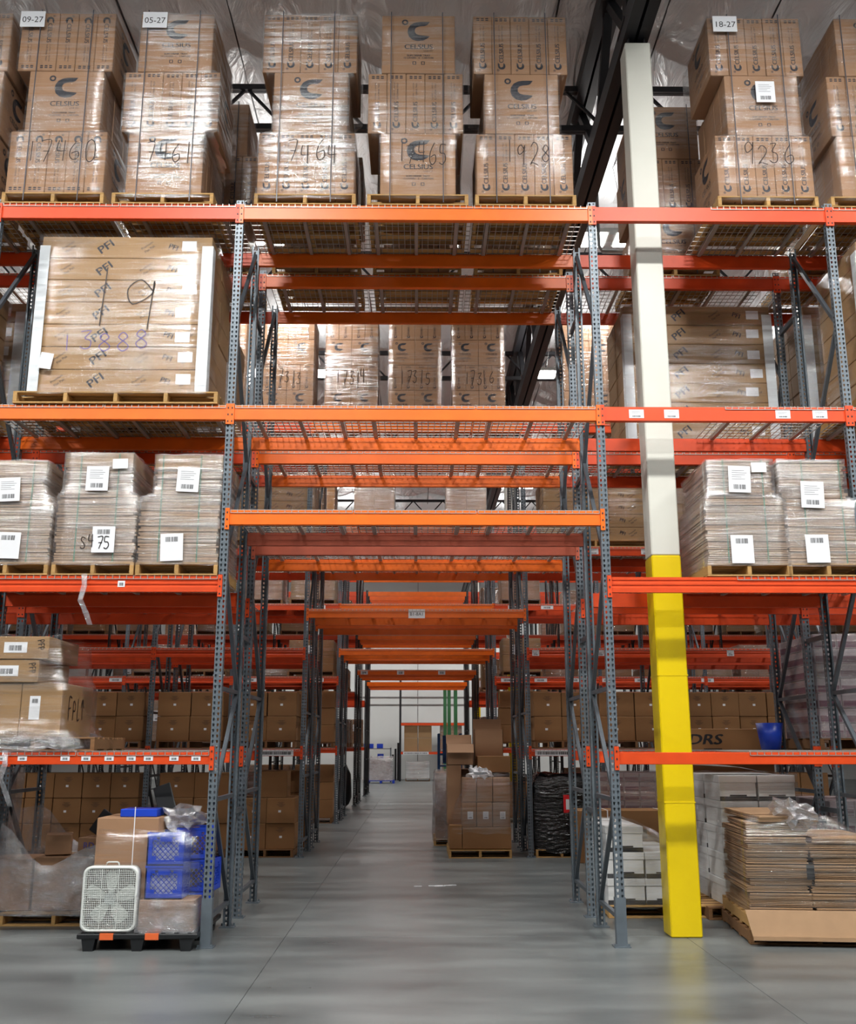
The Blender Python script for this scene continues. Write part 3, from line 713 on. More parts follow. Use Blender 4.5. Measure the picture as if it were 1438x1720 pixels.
# ---------------------------------------------------------------- stacks of flattened cartons
def sheets(w, d, h, seed, t=.026, jit=.014, lean=0, mi='cardboard_edge'):
    rnd = random.Random(seed); bm = bmesh.new(); z = 0
    while z < h-.005:
        tt = min(t*rnd.uniform(.7, 1.4), h-z); a, b = rnd.uniform(-jit, jit), rnd.uniform(-jit, jit*.3); s = lean*z/h
        bx(bm, -w/2+a+s, w/2+a+s+rnd.uniform(-jit, jit), b, d+b, z, z+tt-.006); z += tt
    o = finish(bm, 'sheets', mi); return o
def sheet_load(xa, xb, Y, Z, h1, h2, ua, ub, who, d=1.0, seed=0, papers=(), number=None, lid=False, straps=True):
    """xa..xb lower bundle, ua..ub upper bundle"""
    xc, w1 = (xa+xb)/2, xb-xa; uc, w2 = (ua+ub)/2, ub-ua
    pallet(xc, Y, Z, w1+.03, d+.03, f'wooden pallet under the {who}', nstr=3); z = Z+PH
    lo = thing('flattened_carton_bundle', sheets(w1, d, h1, seed), (xc, Y+.015, z), f'lower bundle of flattened cartons in the {who}', 'carton bundle', 'bundles of flattened cartons'); lo['kind'] = 'stuff'
    up = thing('flattened_carton_bundle', sheets(w2, d*.9, h2, seed+1), (uc, Y+.02, z+h1), f'upper bundle of flattened cartons in the {who}', 'carton bundle', 'bundles of flattened cartons'); up['kind'] = 'stuff'
    H = PH+h1+h2
    if lid:
        bm = bmesh.new(); bx(bm, -w2/2-.012, w2/2+.012, -.012, d*.9+.012, -.14, .006); part(up, 'cap_tray', finish(bm, 'cap', 'cardboard_long'), (0, 0, h2))
        H += .01
    rings = [(.1, -w1/2-.015, w1/2+.015, 0, d+.03), (PH+h1-.01, -w1/2-.015, w1/2+.015, 0, d+.03),
             (PH+h1+.04, uc-xc-w2/2-.02, uc-xc+w2/2+.02, 0, d*.9+.05), (H+.004, uc-xc-w2/2-.02, uc-xc+w2/2+.02, 0, d*.9+.05)]
    f = thing('stretch_wrap', film_mesh(rings, seed, 'film_milky', .008), (xc, Y, Z), f'milky stretch wrap around the {who}', 'stretch wrap', 'milky wrap around carton bundles')
    if straps:
        for s in (-.22, .22):
            bm = bmesh.new(); bx(bm, -.006, .006, -.003, 0, 0, h1); part(lo, 'strap', finish(bm, 'strap', 'strap_green'), (s*w1/.9, -.012, 0))
            bm = bmesh.new(); bx(bm, -.006, .006, -.003, 0, 0, h2+.001); part(up, 'strap', finish(bm, 'strap', 'strap_green'), (s*w1/.9+xc-uc, -.016, 0))
    for (px, py, ww, hh, b) in papers:
        X_, Z_ = at(px, py, Y-.02); part(f, 'paper_label', paper(ww, hh, bars=b), (X_-xc, -.022, Z_-Z), ry=random.uniform(-.05, .05))
    if number: part(f, 'handwritten_number', hand(number[0], .3, .12, .009), (ax(number[1], number[2], Y-.02)-xc, -.026, az(number[1], number[2], Y-.02)-Z))
Y2 = 9.57; Z2 = T2+.012; X_ = lambda p, q: ax(p, q, Y2)
hL, hU = .67, .40
sheet_load(X_(-55,890), X_(83,890), Y2, Z2, .66, .36, X_(-45,800), X_(75,800), 'leftmost carton-bundle load on the second level', seed=71, papers=((14,842,.22,.24,'mid'),(10,938,.24,.26,'top')), lid=True)
sheet_load(X_(94,890), X_(226,890), Y2, Z2, .68, .42, X_(110,800), X_(220,800), 'carton-bundle load marked S475 on the second level', seed=73, papers=((162,824,.22,.25,'mid'),(202,787,.15,.1,None),(172,928,.22,.26,'top')), number=('S475', 160, 920), lid=True)
sheet_load(X_(234,890), X_(366,890), Y2, Z2, .66, .42, X_(262,800), X_(371,800), 'carton-bundle load beside the left aisle post', seed=75, papers=((314,826,.22,.25,'mid'),(288,942,.22,.27,'top')), lid=True)
sheet_load(X_(1187,890), X_(1322,890), Y2, Z2, .66, .40, X_(1190,800), X_(1297,800), 'carton-bundle load right of the column', seed=77, papers=((1243,827,.22,.27,'mid'),(1275,793,.15,.1,None),(1249,946,.22,.28,'top')))
sheet_load(X_(1322,890), X_(1452,890), Y2, Z2, .64, .42, X_(1310,800), X_(1418,800), 'carton-bundle load cut by the right picture edge', seed=79, papers=((1366,853,.23,.27,'mid'),(1376,945,.23,.28,'top')))

# ---------------------------------------------------------------- plain brown cartons
bm = bmesh.new(); quad(bm, [(-.022,0,.17),(.022,0,.17),(.022,0,.205),(-.022,0,.205)]); STK = finish(bm, 'sticker', 'paper')
bm = bmesh.new()
for k in range(5): z = .26+.016*k; a = .03+.02*(k % 3); quad(bm, [(-a,0,z),(a,0,z),(a,0,z+.004),(-a,0,z+.004)])
SMP = finish(bm, 'small_print', 'ink')
bm = bmesh.new(); bx(bm, -.03, .03, -.001, 0, .3, .395); TAPE = finish(bm, 'tape', 'cardboard_inside')
CAT_G = {}
def plain_grid(xa, xb, Y, Z, rows, where, w=.46, h=.40, d=.5, detail=True, pal=True, skip=(), m='cardboard_plain', depth=1):
    n = max(1, int((xb-xa)/w)); cw = (xb-xa)/n; z = Z
    if pal:
        k = max(1, round((xb-xa)/1.1))
        for i in range(k):
            pw = (xb-xa)/k; pallet(xa+pw*(i+.5), Y, Z, pw-.04, 1.0, f'{names[i]} pallet from left, under cartons {where}', detail=False, m='wood_dark')
        z += PH
    for r in range(rows):
        for i in range(n):
            for dd in range(depth):
                if (r, i) in skip: continue
                ww = cw-random.uniform(.008,.02)
                o = thing('plain_carton', boxm(round(ww, 2), d-.02, h-.006, m), (xa+cw*(i+.5)+random.uniform(-.004,.004), Y+.02+dd*d+random.uniform(0,.02), z+r*h),
                          f'{names[i]} brown carton, {names[r]} {"front" if dd == 0 else "rear"} row, {where}', 'box', f'plain cartons {where}', rz=random.uniform(-.012,.012))
                if detail and dd == 0:
                    part(o, 'sticker', STK, (random.uniform(-.03,.03), -.0015, 0)); part(o, 'small_print', SMP, (0, -.0015, 0))
L0, L1, L2 = XLs[0], XLs[1], XLs[2]; R0, R1_, R2_ = XRs[0], XRs[1], XRs[2]
T1z = T1+.012
plain_grid(L0-1.12, L0-.12, 16.95, T1z, 2, 'on third rack level one left of aisle', w=.46, depth=2)
plain_grid(L1+.1, L1+1.2, 16.95, T1z, 2, 'on third rack level one further left')
plain_grid(L2+.1, L1-.12, 16.95, T1z, 2, 'on third rack level one far left')
plain_grid(L0-1.05, L0-.1, 16.95, 0, 2, 'on the floor under third rack left', depth=2)
plain_grid(L0-2.35, L0-1.2, 16.95, 0, 3, 'on the floor under third rack mid left')
plain_grid(L2+.1, L1-.12, 16.95, 0, 3, 'on the floor under third rack far left')
thing('plain_carton', boxm(.5, .5, .42, 'cardboard_plain'), (ax(456,1320,16.95), 16.98, .928), 'single brown carton topping the floor cartons left of the aisle', 'carton')
plain_grid(R0+.1, R0+1.05, 16.95, T1z, 2, 'on third rack level one right of aisle', depth=2)
plain_grid(R0+1.2, R0+2.4, 16.95, T1z, 2, 'on third rack level one behind the column')
plain_grid(R1_+.1, R2_-.1, 16.95, T1z, 2, 'on third rack level one far right')
plain_grid(R1_+.1, R2_-.1, 16.95, 0, 3, 'on the floor under third rack far right', pal=True)
plain_grid(L0-1.0, L0-.1, 18.6, 0, 3, 'on the floor under fourth rack left', detail=False)
plain_grid(L0-1.0, L0-.1, 18.6, T1z, 2, 'on fourth rack level one left', detail=False)
plain_grid(L0-1.0, L0-.08, 24.2, 0, 3, 'on the floor under fifth rack left', detail=False)
plain_grid(L0-1.0, L0-.08, 24.2, T1z, 3, 'on fifth rack level one left', detail=False)
plain_grid(R0+.1, R0+1.3, 24.2, T1z, 3, 'on fifth rack level one right', detail=False)
plain_grid(R0+.1, R0+1.3, 24.2, 0, 2, 'on the floor under fifth rack right', detail=False)

# generic background loads
# loads the photograph shows nothing of
SKIP = {'left load on fifth rack, level one, second bay right',
        'left load on fifth rack, level one, third bay left',
        'left load on fifth rack, level three, second bay left',
        'left load on fifth rack, level three, third bay right',
        'left load on fifth rack, top level, second bay left',
        'left load on ninth rack, level one, second bay right',
        'left load on ninth rack, level one, third bay left',
        'left load on ninth rack, level one, third bay right',
        'left load on ninth rack, level three, fifth bay right',
        'left load on ninth rack, level three, first bay right',
        'left load on seventh rack, level one, first bay left',
        'left load on seventh rack, level one, third bay left',
        'left load on seventh rack, level one, third bay right',
        'left load on seventh rack, the floor, first bay left',
        'left load on third rack, level three, second bay left',
        'right load on fifth rack, level one, third bay right',
        'right load on fifth rack, level three, third bay right',
        'right load on ninth rack, level one, first bay right',
        'right load on ninth rack, level one, second bay left',
        'right load on ninth rack, level one, second bay right',
        'right load on ninth rack, level one, third bay left',
        'right load on ninth rack, level one, third bay right',
        'right load on ninth rack, level three, fifth bay left',
        'right load on ninth rack, level three, third bay left',
        'right load on seventh rack, level one, first bay right',
        'right load on seventh rack, level one, second bay right',
        'right load on seventh rack, level one, third bay left',
        'right load on seventh rack, level one, third bay right',
        'right load on third rack, level three, second bay left',
        'right load on third rack, level three, second bay right'}
def wrapped_load(x, Y, Z, w, h, d, who, film='film_clear', m='cardboard', nx=2, nz=2, seed=0, label=True):
    if who in SKIP: return
    pallet(x, Y, Z, w+.04, d, f'pallet under the {who}', detail=False, m='wood_dark')
    for i in range(nx):
        for k in range(nz):
            thing('packed_box', boxm(round(w/nx-.006, 3), d-.04, round(h/nz-.005, 3), m), (x-w/2+w/nx*(i+.5), Y+.02, Z+PH+h/nz*k), f'{("left","right","third")[i] if nx > 1 else "single"} box, {names[k]} layer, {who}', 'box', f'boxes of the {who}')
    f = thing('stretch_wrap', film_mesh([(.1,-w/2-.012,w/2+.012,0,d),(PH+h*.6,-w/2-.012,w/2+.012,0,d),(PH+h+.005,-w/2-.012,w/2+.012,0,d)], seed, film, .01, per=5, sub=3), (x, Y, Z), f'stretch wrap around the {who}', 'stretch wrap', 'wrap around background loads')
    if label: part(f, 'paper_label', paper(.2, .24, bars='mid'), (random.uniform(-.2,.2), -.014, PH+h*.5))
lev = {T1z: 'level one', T2+.012: 'level two', T3+.012: 'level three', T4+.012: 'top level', 0: 'the floor'}
def fill(idx, Y, T, bays, prob, seed, hmax=1.3):
    rnd = random.Random(seed)
    for xa, xb, bn in bays:
        n = 2; w = (xb-xa-.14)/n
        for i in range(n):
            if rnd.random() > prob: rnd.random(); continue
            ww = w-rnd.uniform(.1,.35); h = rnd.uniform(.6,1)*hmax
            wrapped_load(xa+.07+w*(i+.5), Y, T, ww, h, .95, f'{("left","right")[i]} load on {RN[idx]}, {lev[T]}, {bn}', rnd.choice(['film_clear','film_milky','film_clear']), rnd.choice(['cardboard','cardboard_long','cardboard_plain']), rnd.choice([1,1,1,2]), rnd.choice([1,2,2]), rnd.randint(0,999), rnd.random() < .6)
def bays(k0, k1):
    b = []
    for k in range(k0, k1): b.append((XLs[k+1], XLs[k], f'{names[k]} bay left')); b.append((XRs[k], XRs[k+1], f'{names[k]} bay right'))
    return b
fill(4, 24.15, T3+.012, bays(0, 4), .85, 1, 1.5); fill(4, 24.15, T2+.012, bays(0, 4), .25, 2, .8)
fill(6, 31.05, T3+.012, bays(0, 5), .6, 3, 1.4); fill(6, 31.05, T2+.012, bays(0, 5), .5, 4, .9); fill(6, 31.05, T1z, bays(0, 3), .7, 5, 1.1)
fill(8, 36.95, T3+.012, bays(0, 5), .6, 6, 1.3); fill(8, 36.95, T1z, bays(0, 3), .7, 7, 1.1); fill(8, 36.95, T2+.012, bays(0, 5), .5, 8, .9)
fill(4, 24.15, T4+.012, bays(0, 2), .8, 9, 1.8); fill(5, 25.75, T2+.012, bays(0, 4), .5, 21, .8); fill(7, 32.65, T1z, bays(0, 4), .7, 22, 1.1); fill(2, 16.95, T3+.012, bays(1, 2), .9, 10, 1.4)
fill(4, 24.15, T1z, bays(1, 4), .8, 11, 1.0); fill(8, 36.95, 0, bays(0, 2), .6, 13, 1.0); fill(6, 31.05, 0, bays(0, 2), .8, 12, 1.1)
# loads standing over the aisle gap on far racks
for i, (x, Y) in enumerate(((-1.1, 24.15), (1.2, 24.15))):
    wrapped_load(x, Y, T4+.012, 1.0, 1.5, .95, f'{("left","right")[i]} load above the aisle on the fifth rack', 'film_milky', 'cardboard', 2, 3, 80+i)


# ---------------------------------------------------------------- left bay, first level: wrapped cartons
def carton(x0, x1, Y, z, h, d, label, m='cardboard_long', name='carton', group=None, rz=0):
    return thing(name, boxm(round(x1-x0, 3), d, h, m), ((x0+x1)/2, Y, z), label, 'carton', group, rz=rz)
zt = T1z
pallet(ax(55,1250,9.6), 9.6, zt, 1.15, 1.0, 'pallet under the wrapped cartons on the lowest left level', m='wood_dark')
a = ax(-45,1190,9.62)
c1 = carton(a, a+.44, 9.62, zt+PH, .50, .9, 'far-left brown carton in lower layer on lowest left level')
c2 = carton(a+.445, ax(103,1190,9.62), 9.62, zt+PH, .50, .9, 'brown carton with a white label and marker arrows on lowest left level')
for c in (c1, c2): part(c, 'shipping_label', paper(.1, .22, bars='top'), (-.06, -.002, .16))
part(c2, 'marker_writing', hand('FPL^', .5, .2, .014), ((ax(103,1190,9.62)-a-.445)/2+.004, .42, .17), rz=math.pi/2)
c3 = carton(a-.05, ax(66,1110,9.6), 9.60, zt+PH+.505, .215, .85, 'long flat carton, lower of two on the wrapped lowest left load')
c4 = carton(a-.05, ax(84,1075,9.6), 9.59, zt+PH+.725, .215, .85, 'long flat carton on very top of the wrapped lowest left load')
for c, px in ((c3, 14), (c4, 26)):
    part(c, 'shipping_label', paper(.22, .1, bars='wide'), (ax(px,1100,9.6)-c.location.x, -.002, .06))
    part(c, 'marker_writing', hand('PFP', .12, .06, .007), (ax(px+37,1100,9.6)-c.location.x, -.002, .13), ry=R(80))
xw = (a+ax(103,1190,9.6))/2; hw = (ax(103,1190,9.6)-a)/2
thing('stretch_wrap', film_mesh([(-.02,-hw-.10,hw+.2,-.04,1.0),(.13,-hw-.06,hw+.12,-.03,.97),(.25,-hw-.02,hw+.03,-.012,.94),(.6,-hw-.02,hw+.03,-.012,.94),(.7,-hw-.02,hw-.02,-.02,.9),(1.07,-hw-.1,hw-.06,-.02,.9)], 91, 'film_clear', .02), (xw, 9.6, zt), 'loose clear wrap around the cartons on the lowest left level', 'stretch wrap')
thing('stretch_wrap', film_mesh([(0,-hw-.03,hw+.22,-.05,.9),(.09,-hw-.03,hw+.18,-.04,.9),(.16,-hw-.02,hw+.06,-.02,.9)], 92, 'film_skirt', .03), (xw, 9.6, zt), 'bunched grey wrap skirt around the pallet on the lowest left level', 'stretch wrap')
bm = bmesh.new(); rnd = random.Random(4); P = [(0,0,0),(.02,-.03,-.12),(-.01,-.03,-.26),(.04,-.02,-.36),(.1,-.02,-.5)]
for a_, b_ in zip(P, P[1:]):
    quad(bm, [(a_[0]-.03,a_[1],a_[2]),(a_[0]+.03,a_[1]-.01,a_[2]),(b_[0]+.025,b_[1]-.01,b_[2]),(b_[0]-.025,b_[1],b_[2])])
TAIL = finish(bm, 'tail', 'film_grey', True)
thing('wrap_tail', TAIL, (ax(8,1258,9.5), 9.52, T1+.02), 'torn tail of plastic wrap hanging over the lowest left beam', 'plastic scrap')
thing('wrap_tail', TAIL, (ax(140,965,9.5), 9.53, T2+.02), 'torn tail of plastic wrap hanging over the second-level left beam', 'plastic scrap')

# ---------------------------------------------------------------- black pallet with fan, crates, cartons
px0, px1 = ax(133,1580,9.5), ax(334,1580,9.5); pc = (px0+px1)/2; pwid = px1-px0; PY = 9.42
def plastic_pallet(w, d):
    bm = bmesh.new(); bx(bm, -w/2, w/2, 0, d, .1, .145)
    for x in (-w/2+.1, 0, w/2-.1):
        for y in (.06, d/2, d-.06):
            V, fs = bx(bm, x-.06, x+.06, y-.05, y+.05, 0, .1)
            for v in V[:4]: v.co.x = x+(v.co.x-x)*.7
    for i in range(9): bx(bm, -w/2+.03+i*(w-.12)/8, -w/2+.07+i*(w-.12)/8, .02, d-.02, .145, .15)
    bmesh.ops.bevel(bm, geom=[e for e in bm.edges if e.calc_length() > .5], offset=.008, segments=1, affect='EDGES')
    return finish(bm, 'plastic_pallet', 'black_plastic')
pp = thing('plastic_pallet', plastic_pallet(pwid, 1.1), (pc, PY, 0), 'black plastic pallet on the floor with orange tape on its front edge', 'pallet')
for s in (-.22, .18):
    bm = bmesh.new(); bx(bm, -.06, .06, -.002, .02, .095, .148); part(pp, 'tape', finish(bm, 'tape', 'orange_tape'), (s-.05, 0, 0))
PZ = .152
# box fan
fw = ax(229,1510,9.45)-ax(136,1510,9.45); fxc = ax(183,1510,9.45); fh = .555; fd = .11
def rrect(w, h, r, n=6):
    P = []
    for cx_, cz_, a0 in ((w/2-r, r, -90), (w/2-r, h-r, 0), (-w/2+r, h-r, 90), (-w/2+r, r, 180)):
        for k in range(n+1): t = R(a0+90*k/n); P.append((cx_+r*math.cos(t), cz_+r*math.sin(t)))
    return P
fan = empty('box_fan', (fxc, PY+.03, PZ), 'white square box fan with round-cornered frame and wire grille on the black pallet', 'fan')
bm = bmesh.new(); O = rrect(fw, fh, .07); I = [(x*.92, fh/2+(z-fh/2)*.92) for x, z in O]; n = len(O)
loops = []
for P, y in ((O, .008), (O, fd), (I, fd), (I, .0)): loops.append([bm.verts.new((x, y, z)) for x, z in P])
for A, B in zip(loops, loops[1:]+loops[:1]):
    for k in range(n): bm.faces.new((A[k], A[(k+1)%n], B[(k+1)%n], B[k]))
bmesh.ops.recalc_face_normals(bm, faces=bm.faces[:]); part(fan, 'frame', finish(bm, 'frame', 'fan_white', True))
def grille():
    bm = bmesh.new(); W, H = fw*.92, fh*.92; z0 = fh*.04; t = .0016
    for k in range(1, 27): x = -W/2+W*k/27; bx(bm, x-t, x+t, .004, .008, z0, z0+H)
    for k in range(1, 27): z = z0+H*k/27; bx(bm, -W/2, W/2, .001, .005, z-t*.9, z+t*.9)
    for x in (-W/6, W/6): bx(bm, x-.003, x+.003, 0, .01, z0, z0+H)
    for z in (z0+H/3, z0+2*H/3): bx(bm, -W/2, W/2, 0, .008, z-.003, z+.003)
    return finish(bm, 'grille', 'fan_white')
part(fan, 'grille', grille(), label='front wire grille'); 
bm = bmesh.new()
for k in range(5):
    a = math.pi/2+k*2*math.pi/5; P = [(.04,-.02),(.12,-.055),(.2,-.065),(.225,-.03),(.225,.03),(.2,.06),(.12,.045),(.04,.02)]
    for yy, rev in ((0, False), (.006, True)):
        V = [bm.verts.new((x*math.cos(a)-z*math.sin(a), yy+z*.25, x*math.sin(a)+z*math.cos(a))) for x, z in P]
        bm.faces.new(V[::-1] if rev else V)
part(fan, 'blades', finish(bm, 'blades', 'fan_white'), (0, .045, fh/2))
bm = bmesh.new(); bmesh.ops.create_cone(bm, cap_ends=True, segments=24, radius1=.055, radius2=.05, depth=.05); bmesh.ops.rotate(bm, verts=bm.verts[:], matrix=Matrix.Rotation(R(90), 3, 'X'))
part(fan, 'hub', finish(bm, 'hub', 'fan_blade'), (0, .045, fh/2))
bm = bmesh.new(); bx(bm, -fw*.45, fw*.45, 0, .003, fh*.05, fh*.95); part(fan, 'rear_screen', finish(bm, 'rear', 'film_grey'), (0, fd-.004, 0))
bm = bmesh.new(); tube(bm, [(-.06,.05,fh-.002),(-.052,.05,fh+.025),(-.04,.05,fh+.032),(.04,.05,fh+.032),(.052,.05,fh+.025),(.06,.05,fh-.002)], .007); part(fan, 'handle', finish(bm, 'handle', 'fan_white', True))
# cartons on the pallet
Yp = PY+.14
bigc = carton(ax(157,1450,Yp), ax(262,1450,Yp), Yp+.02, PZ, az(200,1374,Yp)-PZ, .6, 'tall brown carton behind the white fan on the black pallet', 'cardboard')
bm = bmesh.new(); bx(bm, -.004, .004, -.002, 0, 0, 1.06); part(bigc, 'cord', finish(bm, 'cord', 'paper'), (ax(224,1400,Yp)-bigc.location.x, 0, 0))
lowc = carton(ax(232,1540,PY+.06), ax(325,1540,PY+.06), PY+.06, PZ, az(270,1512,PY+.06)-PZ, .6, 'wrapped low brown carton under the blue crates, right of the fan', 'cardboard')
zc = az(270,1512,PY+.06)
thing('stretch_wrap', film_mesh([(-.02,-.27,.27,-.02,.6),(.1,-.265,.265,-.015,.6),(.2,-.265,.265,-.015,.6),(zc-PZ+.01,-.265,.265,-.015,.6)], 93, 'film_grey', .012, per=9), (lowc.location.x, PY+.055, PZ), 'crinkled grey wrap around the low carton beside the fan', 'stretch wrap')
# milk crates
def crate(w, h, d):
    bm = bmesh.new(); t = .012
    def face(mt):
        bx(bm, -w/2, w/2, 0, t, 0, h*.16, 0, mt); bx(bm, -w/2, w/2, 0, t, h*.86, h, 0, mt)
        bx(bm, -w/2, -w*.36, 0, t, h*.16, h*.86, 0, mt); bx(bm, w*.36, w/2, 0, t, h*.16, h*.86, 0, mt)
        s = w*.72; z0, z1 = h*.16, h*.86; n = 5
        for k in range(-n, n+1):
            for sg in (-1, 1):
                x0 = k*s/n; x1 = x0+sg*(z1-z0); a0, b0 = z0, z1
                if x1 > s/2: b0 = z0+(s/2-x0)*sg; x1 = s/2
                if x1 < -s/2: b0 = z0+(-s/2-x0)*sg; x1 = -s/2
                if abs(x0) > s/2:
                    e = (s/2 if x0 > 0 else -s/2); zz = z0+(e-x0)*sg
                    if zz <= z0 or zz >= z1: continue
                    a0 = zz; x0 = e
                if b0-a0 > .01:
                    p, q = Vector((x0, t/2, a0)), Vector((x1, t/2, b0)); bar(bm, mt @ p, mt @ q, .006)
        bx(bm, -w*.36, -w*.25, t*.2, t*.8, z0, z0+h*.12, 0, mt); bx(bm, w*.25, w*.36, t*.2, t*.8, z0, z0+h*.12, 0, mt); bx(bm, -w*.36, -w*.25, t*.2, t*.8, z1-h*.1, z1, 0, mt); bx(bm, w*.25, w*.36, t*.2, t*.8, z1-h*.1, z1, 0, mt)
        bx(bm, -w*.16, w*.16, t*.1, t*.9, z1-h*.14, z1, 0, mt)
    face(Matrix.Identity(4)); face(Matrix.Translation((0, d, 0)) @ Matrix.Rotation(math.pi, 4, 'Z'))
    for s in (-1, 1): face(Matrix.Translation((s*w/2, d/2, 0)) @ Matrix.Rotation(s*math.pi/2, 4, 'Z') @ Matrix.Translation((0, 0, 0)))
    bx(bm, -w/2, w/2, 0, d, 0, .01)
    bx(bm, -w/2-.004, w/2+.004, -.004, .004, h-.02, h)
    return finish(bm, 'crate', 'blue_plastic')
CRH = .285; CR = crate(.335, CRH, .335); xcR = ax(276,1470,PY+.1)
bagm = None
for k in range(2):
    o = thing('milk_crate', CR, (xcR, PY+.09, zc+.004+k*(CRH+.002)), f'{("lower","upper")[k]} blue lattice milk crate in front, right of the fan', 'crate', 'blue milk crates')
    bm = bmesh.new(); bx(bm, -.13, .13, .03, .3, .012, CRH-.02); part(o, 'wrapped_contents', finish(bm, 'contents', 'contents_grey'))
thing('milk_crate', CR, (xcR+.2, PY+.38, PZ), 'blue milk crate standing at the rear right of the black pallet', 'crate', 'blue milk crates', rz=.1)
thing('milk_crate', CR, (xcR+.2, PY+.40, PZ+CRH+.002), 'blue milk crate second up at the rear right of the black pallet', 'crate', 'blue milk crates', rz=-.08)
thing('milk_crate', CR, (xcR+.2, PY+.39, PZ+2*CRH+.004), 'blue milk crate third up beside the left aisle post', 'crate', 'blue milk crates', rz=.16)
ztop = az(200,1374,Yp)
thing('crate_lid', boxm(.34, .3, .07, 'blue_plastic'), (ax(228,1366,Yp), Yp+.1, ztop+.002), 'flat blue tray lying on the tall brown carton', 'tray')
thing('foam_board', boxm(.17, .02, .3, 'black_plastic'), (ax(268,1366,Yp), Yp+.35, ztop+.0), 'tilted black foam sheet behind the blue tray', 'foam sheet', rx=-.2, ry=-.35)
bm = bmesh.new(); bmesh.ops.create_icosphere(bm, subdivisions=3, radius=1)
rnd = random.Random(5)
for v in bm.verts:
    n_ = v.co.copy(); v.co = Vector((n_.x*.16, n_.y*.18, n_.z*.13))*(1+.28*math.sin(9*n_.x+3*n_.z)*math.cos(7*n_.y+5*n_.z)+rnd.uniform(-.05,.05))
for v in bm.verts:
    c_ = v.co; k_ = 1+.35*math.sin(23*c_.x+11*c_.z)*math.sin(31*c_.y-17*c_.x)+.2*math.sin(61*c_.z+43*c_.y); v.co = Vector((c_.x*k_*1.15, c_.y*k_*1.1, c_.z*(k_*.8)))
BAG = finish(bm, 'bag', 'film_grey')
thing('plastic_bag', BAG, (ax(302,1376,Yp+.2), Yp+.35, ztop-.02), 'crumpled clear plastic bag on top of the black pallet load', 'plastic bag')
carton(xcR-.05, xcR+.17, Yp+.35, zc, ztop-zc-.12, .3, 'brown carton behind the blue crates under the plastic bag', 'cardboard')
hwp = pwid/2
thing('stretch_wrap', film_mesh([(.12,-.16,hwp-.02,.035,1.02),(.36,-.13,hwp-.02,.03,1.02),(.55,-.42,hwp-.03,.06,1.0),(.95,-.44,hwp-.06,.06,.9),(1.02,-.42,hwp-.2,.08,.85)], 95, 'film_thin', .014), (pc, PY, 0), 'clear wrap binding the crates and cartons on the black pallet', 'stretch wrap')

# ---------------------------------------------------------------- wrapped heap behind, left
hx0, hx1 = ax(8,1540,10.7), ax(140,1540,10.7); hy = 10.68
pallet((hx0+hx1)/2+.1, hy, 0, hx1-hx0+.3, 1.1, 'wooden pallet under the sagging grey-wrapped heap on the left floor')
for i, (xx, zz, hh, ww, lb) in enumerate(((-.45, PH, .5, .5, 'brown carton in the left of the grey-wrapped heap'), (.1, PH, .52, .55, 'brown carton in the middle of the grey-wrapped heap'), (.58, PH, .5, .42, 'brown carton in the right of the grey-wrapped heap'),
        (.02, PH+.53, .2, .26, 'small open-topped carton lying on the grey-wrapped heap'), (.33, PH+.53, .17, .24, 'small lettered carton lying on the grey-wrapped heap'))):
    o = thing('carton', boxm(ww, .5 if i < 3 else .3, hh, 'cardboard'), ((hx0+hx1)/2+xx, hy+.12+.1*(i > 2), zz), lb, 'carton', rz=0 if i < 3 else (.3 if i == 3 else -.15))
    if i == 4:
        bm = bmesh.new(); add_text(bm, 'RD', .09, 0, .09, bold=.004); part(o, 'lettering', finish(bm, 'rd', 'purple_marker'), (0, -.002, 0))
thing('ribbed_box', boxm(.3, .03, .26, 'steel_dark'), ((hx0+hx1)/2+.38, hy+.42, PH+.68), 'grey ribbed panel tilted on top of the grey-wrapped heap', 'panel', ry=.6)
bm = bmesh.new(); G = []; rnd = random.Random(8)
nseg = 44; W_ = hx1-hx0+.5; D_ = 1.15; prof = []
for j in range(9):
    row = []; t = j/8
    for k in range(nseg):
        u = k/nseg*4; e = int(u); q = u-e
        x, y = ((-W_/2+W_*q, 0), (W_/2, D_*q), (W_/2-W_*q, D_), (-W_/2, D_-D_*q))[e]
        topz = .72 + .28*math.exp(-((x+W_/2)/.28)**2) - .16*math.exp(-((x+.15)/.3)**2) + .22*max(0, x/W_) + (.12 if y > .3 else 0)
        z = .1 + (topz-.1)*t; sh = 1-.05*t+rnd.uniform(-.015,.015)
        row.append(bm.verts.new((x*sh, D_/2+(y-D_/2)*sh+rnd.uniform(-.02,.02), z)))
    G.append(row)
for a_, b_ in zip(G, G[1:]):
    for k in range(nseg): bm.faces.new((a_[k], a_[(k+1)%nseg], b_[(k+1)%nseg], b_[k]))
thing('stretch_wrap', finish(bm, 'heap_film', 'film_grey', True), ((hx0+hx1)/2+.1, hy-.02, 0), 'thick wrinkled grey plastic wrap sagging around the heap on the left floor', 'stretch wrap')
pallet(-5.05, 10.9, 0, 1.0, 1.0, 'wooden pallet under the tall grey-wrapped load at left edge', m='wood_dark')
thing('carton', boxm(.95, .9, 1.35, 'cardboard'), (-5.05, 10.92, PH), 'tall carton inside the grey-wrapped load at the left edge', 'carton')
thing('stretch_wrap', film_mesh([(.1,-.5,.5,-.02,1),(1.0,-.5,.5,-.02,1),(1.5,-.5,.52,-.02,1)], 97, 'film_grey', .03), (-5.05, 10.92, 0), 'grey wrap around the tall load at the left edge of the floor', 'stretch wrap')

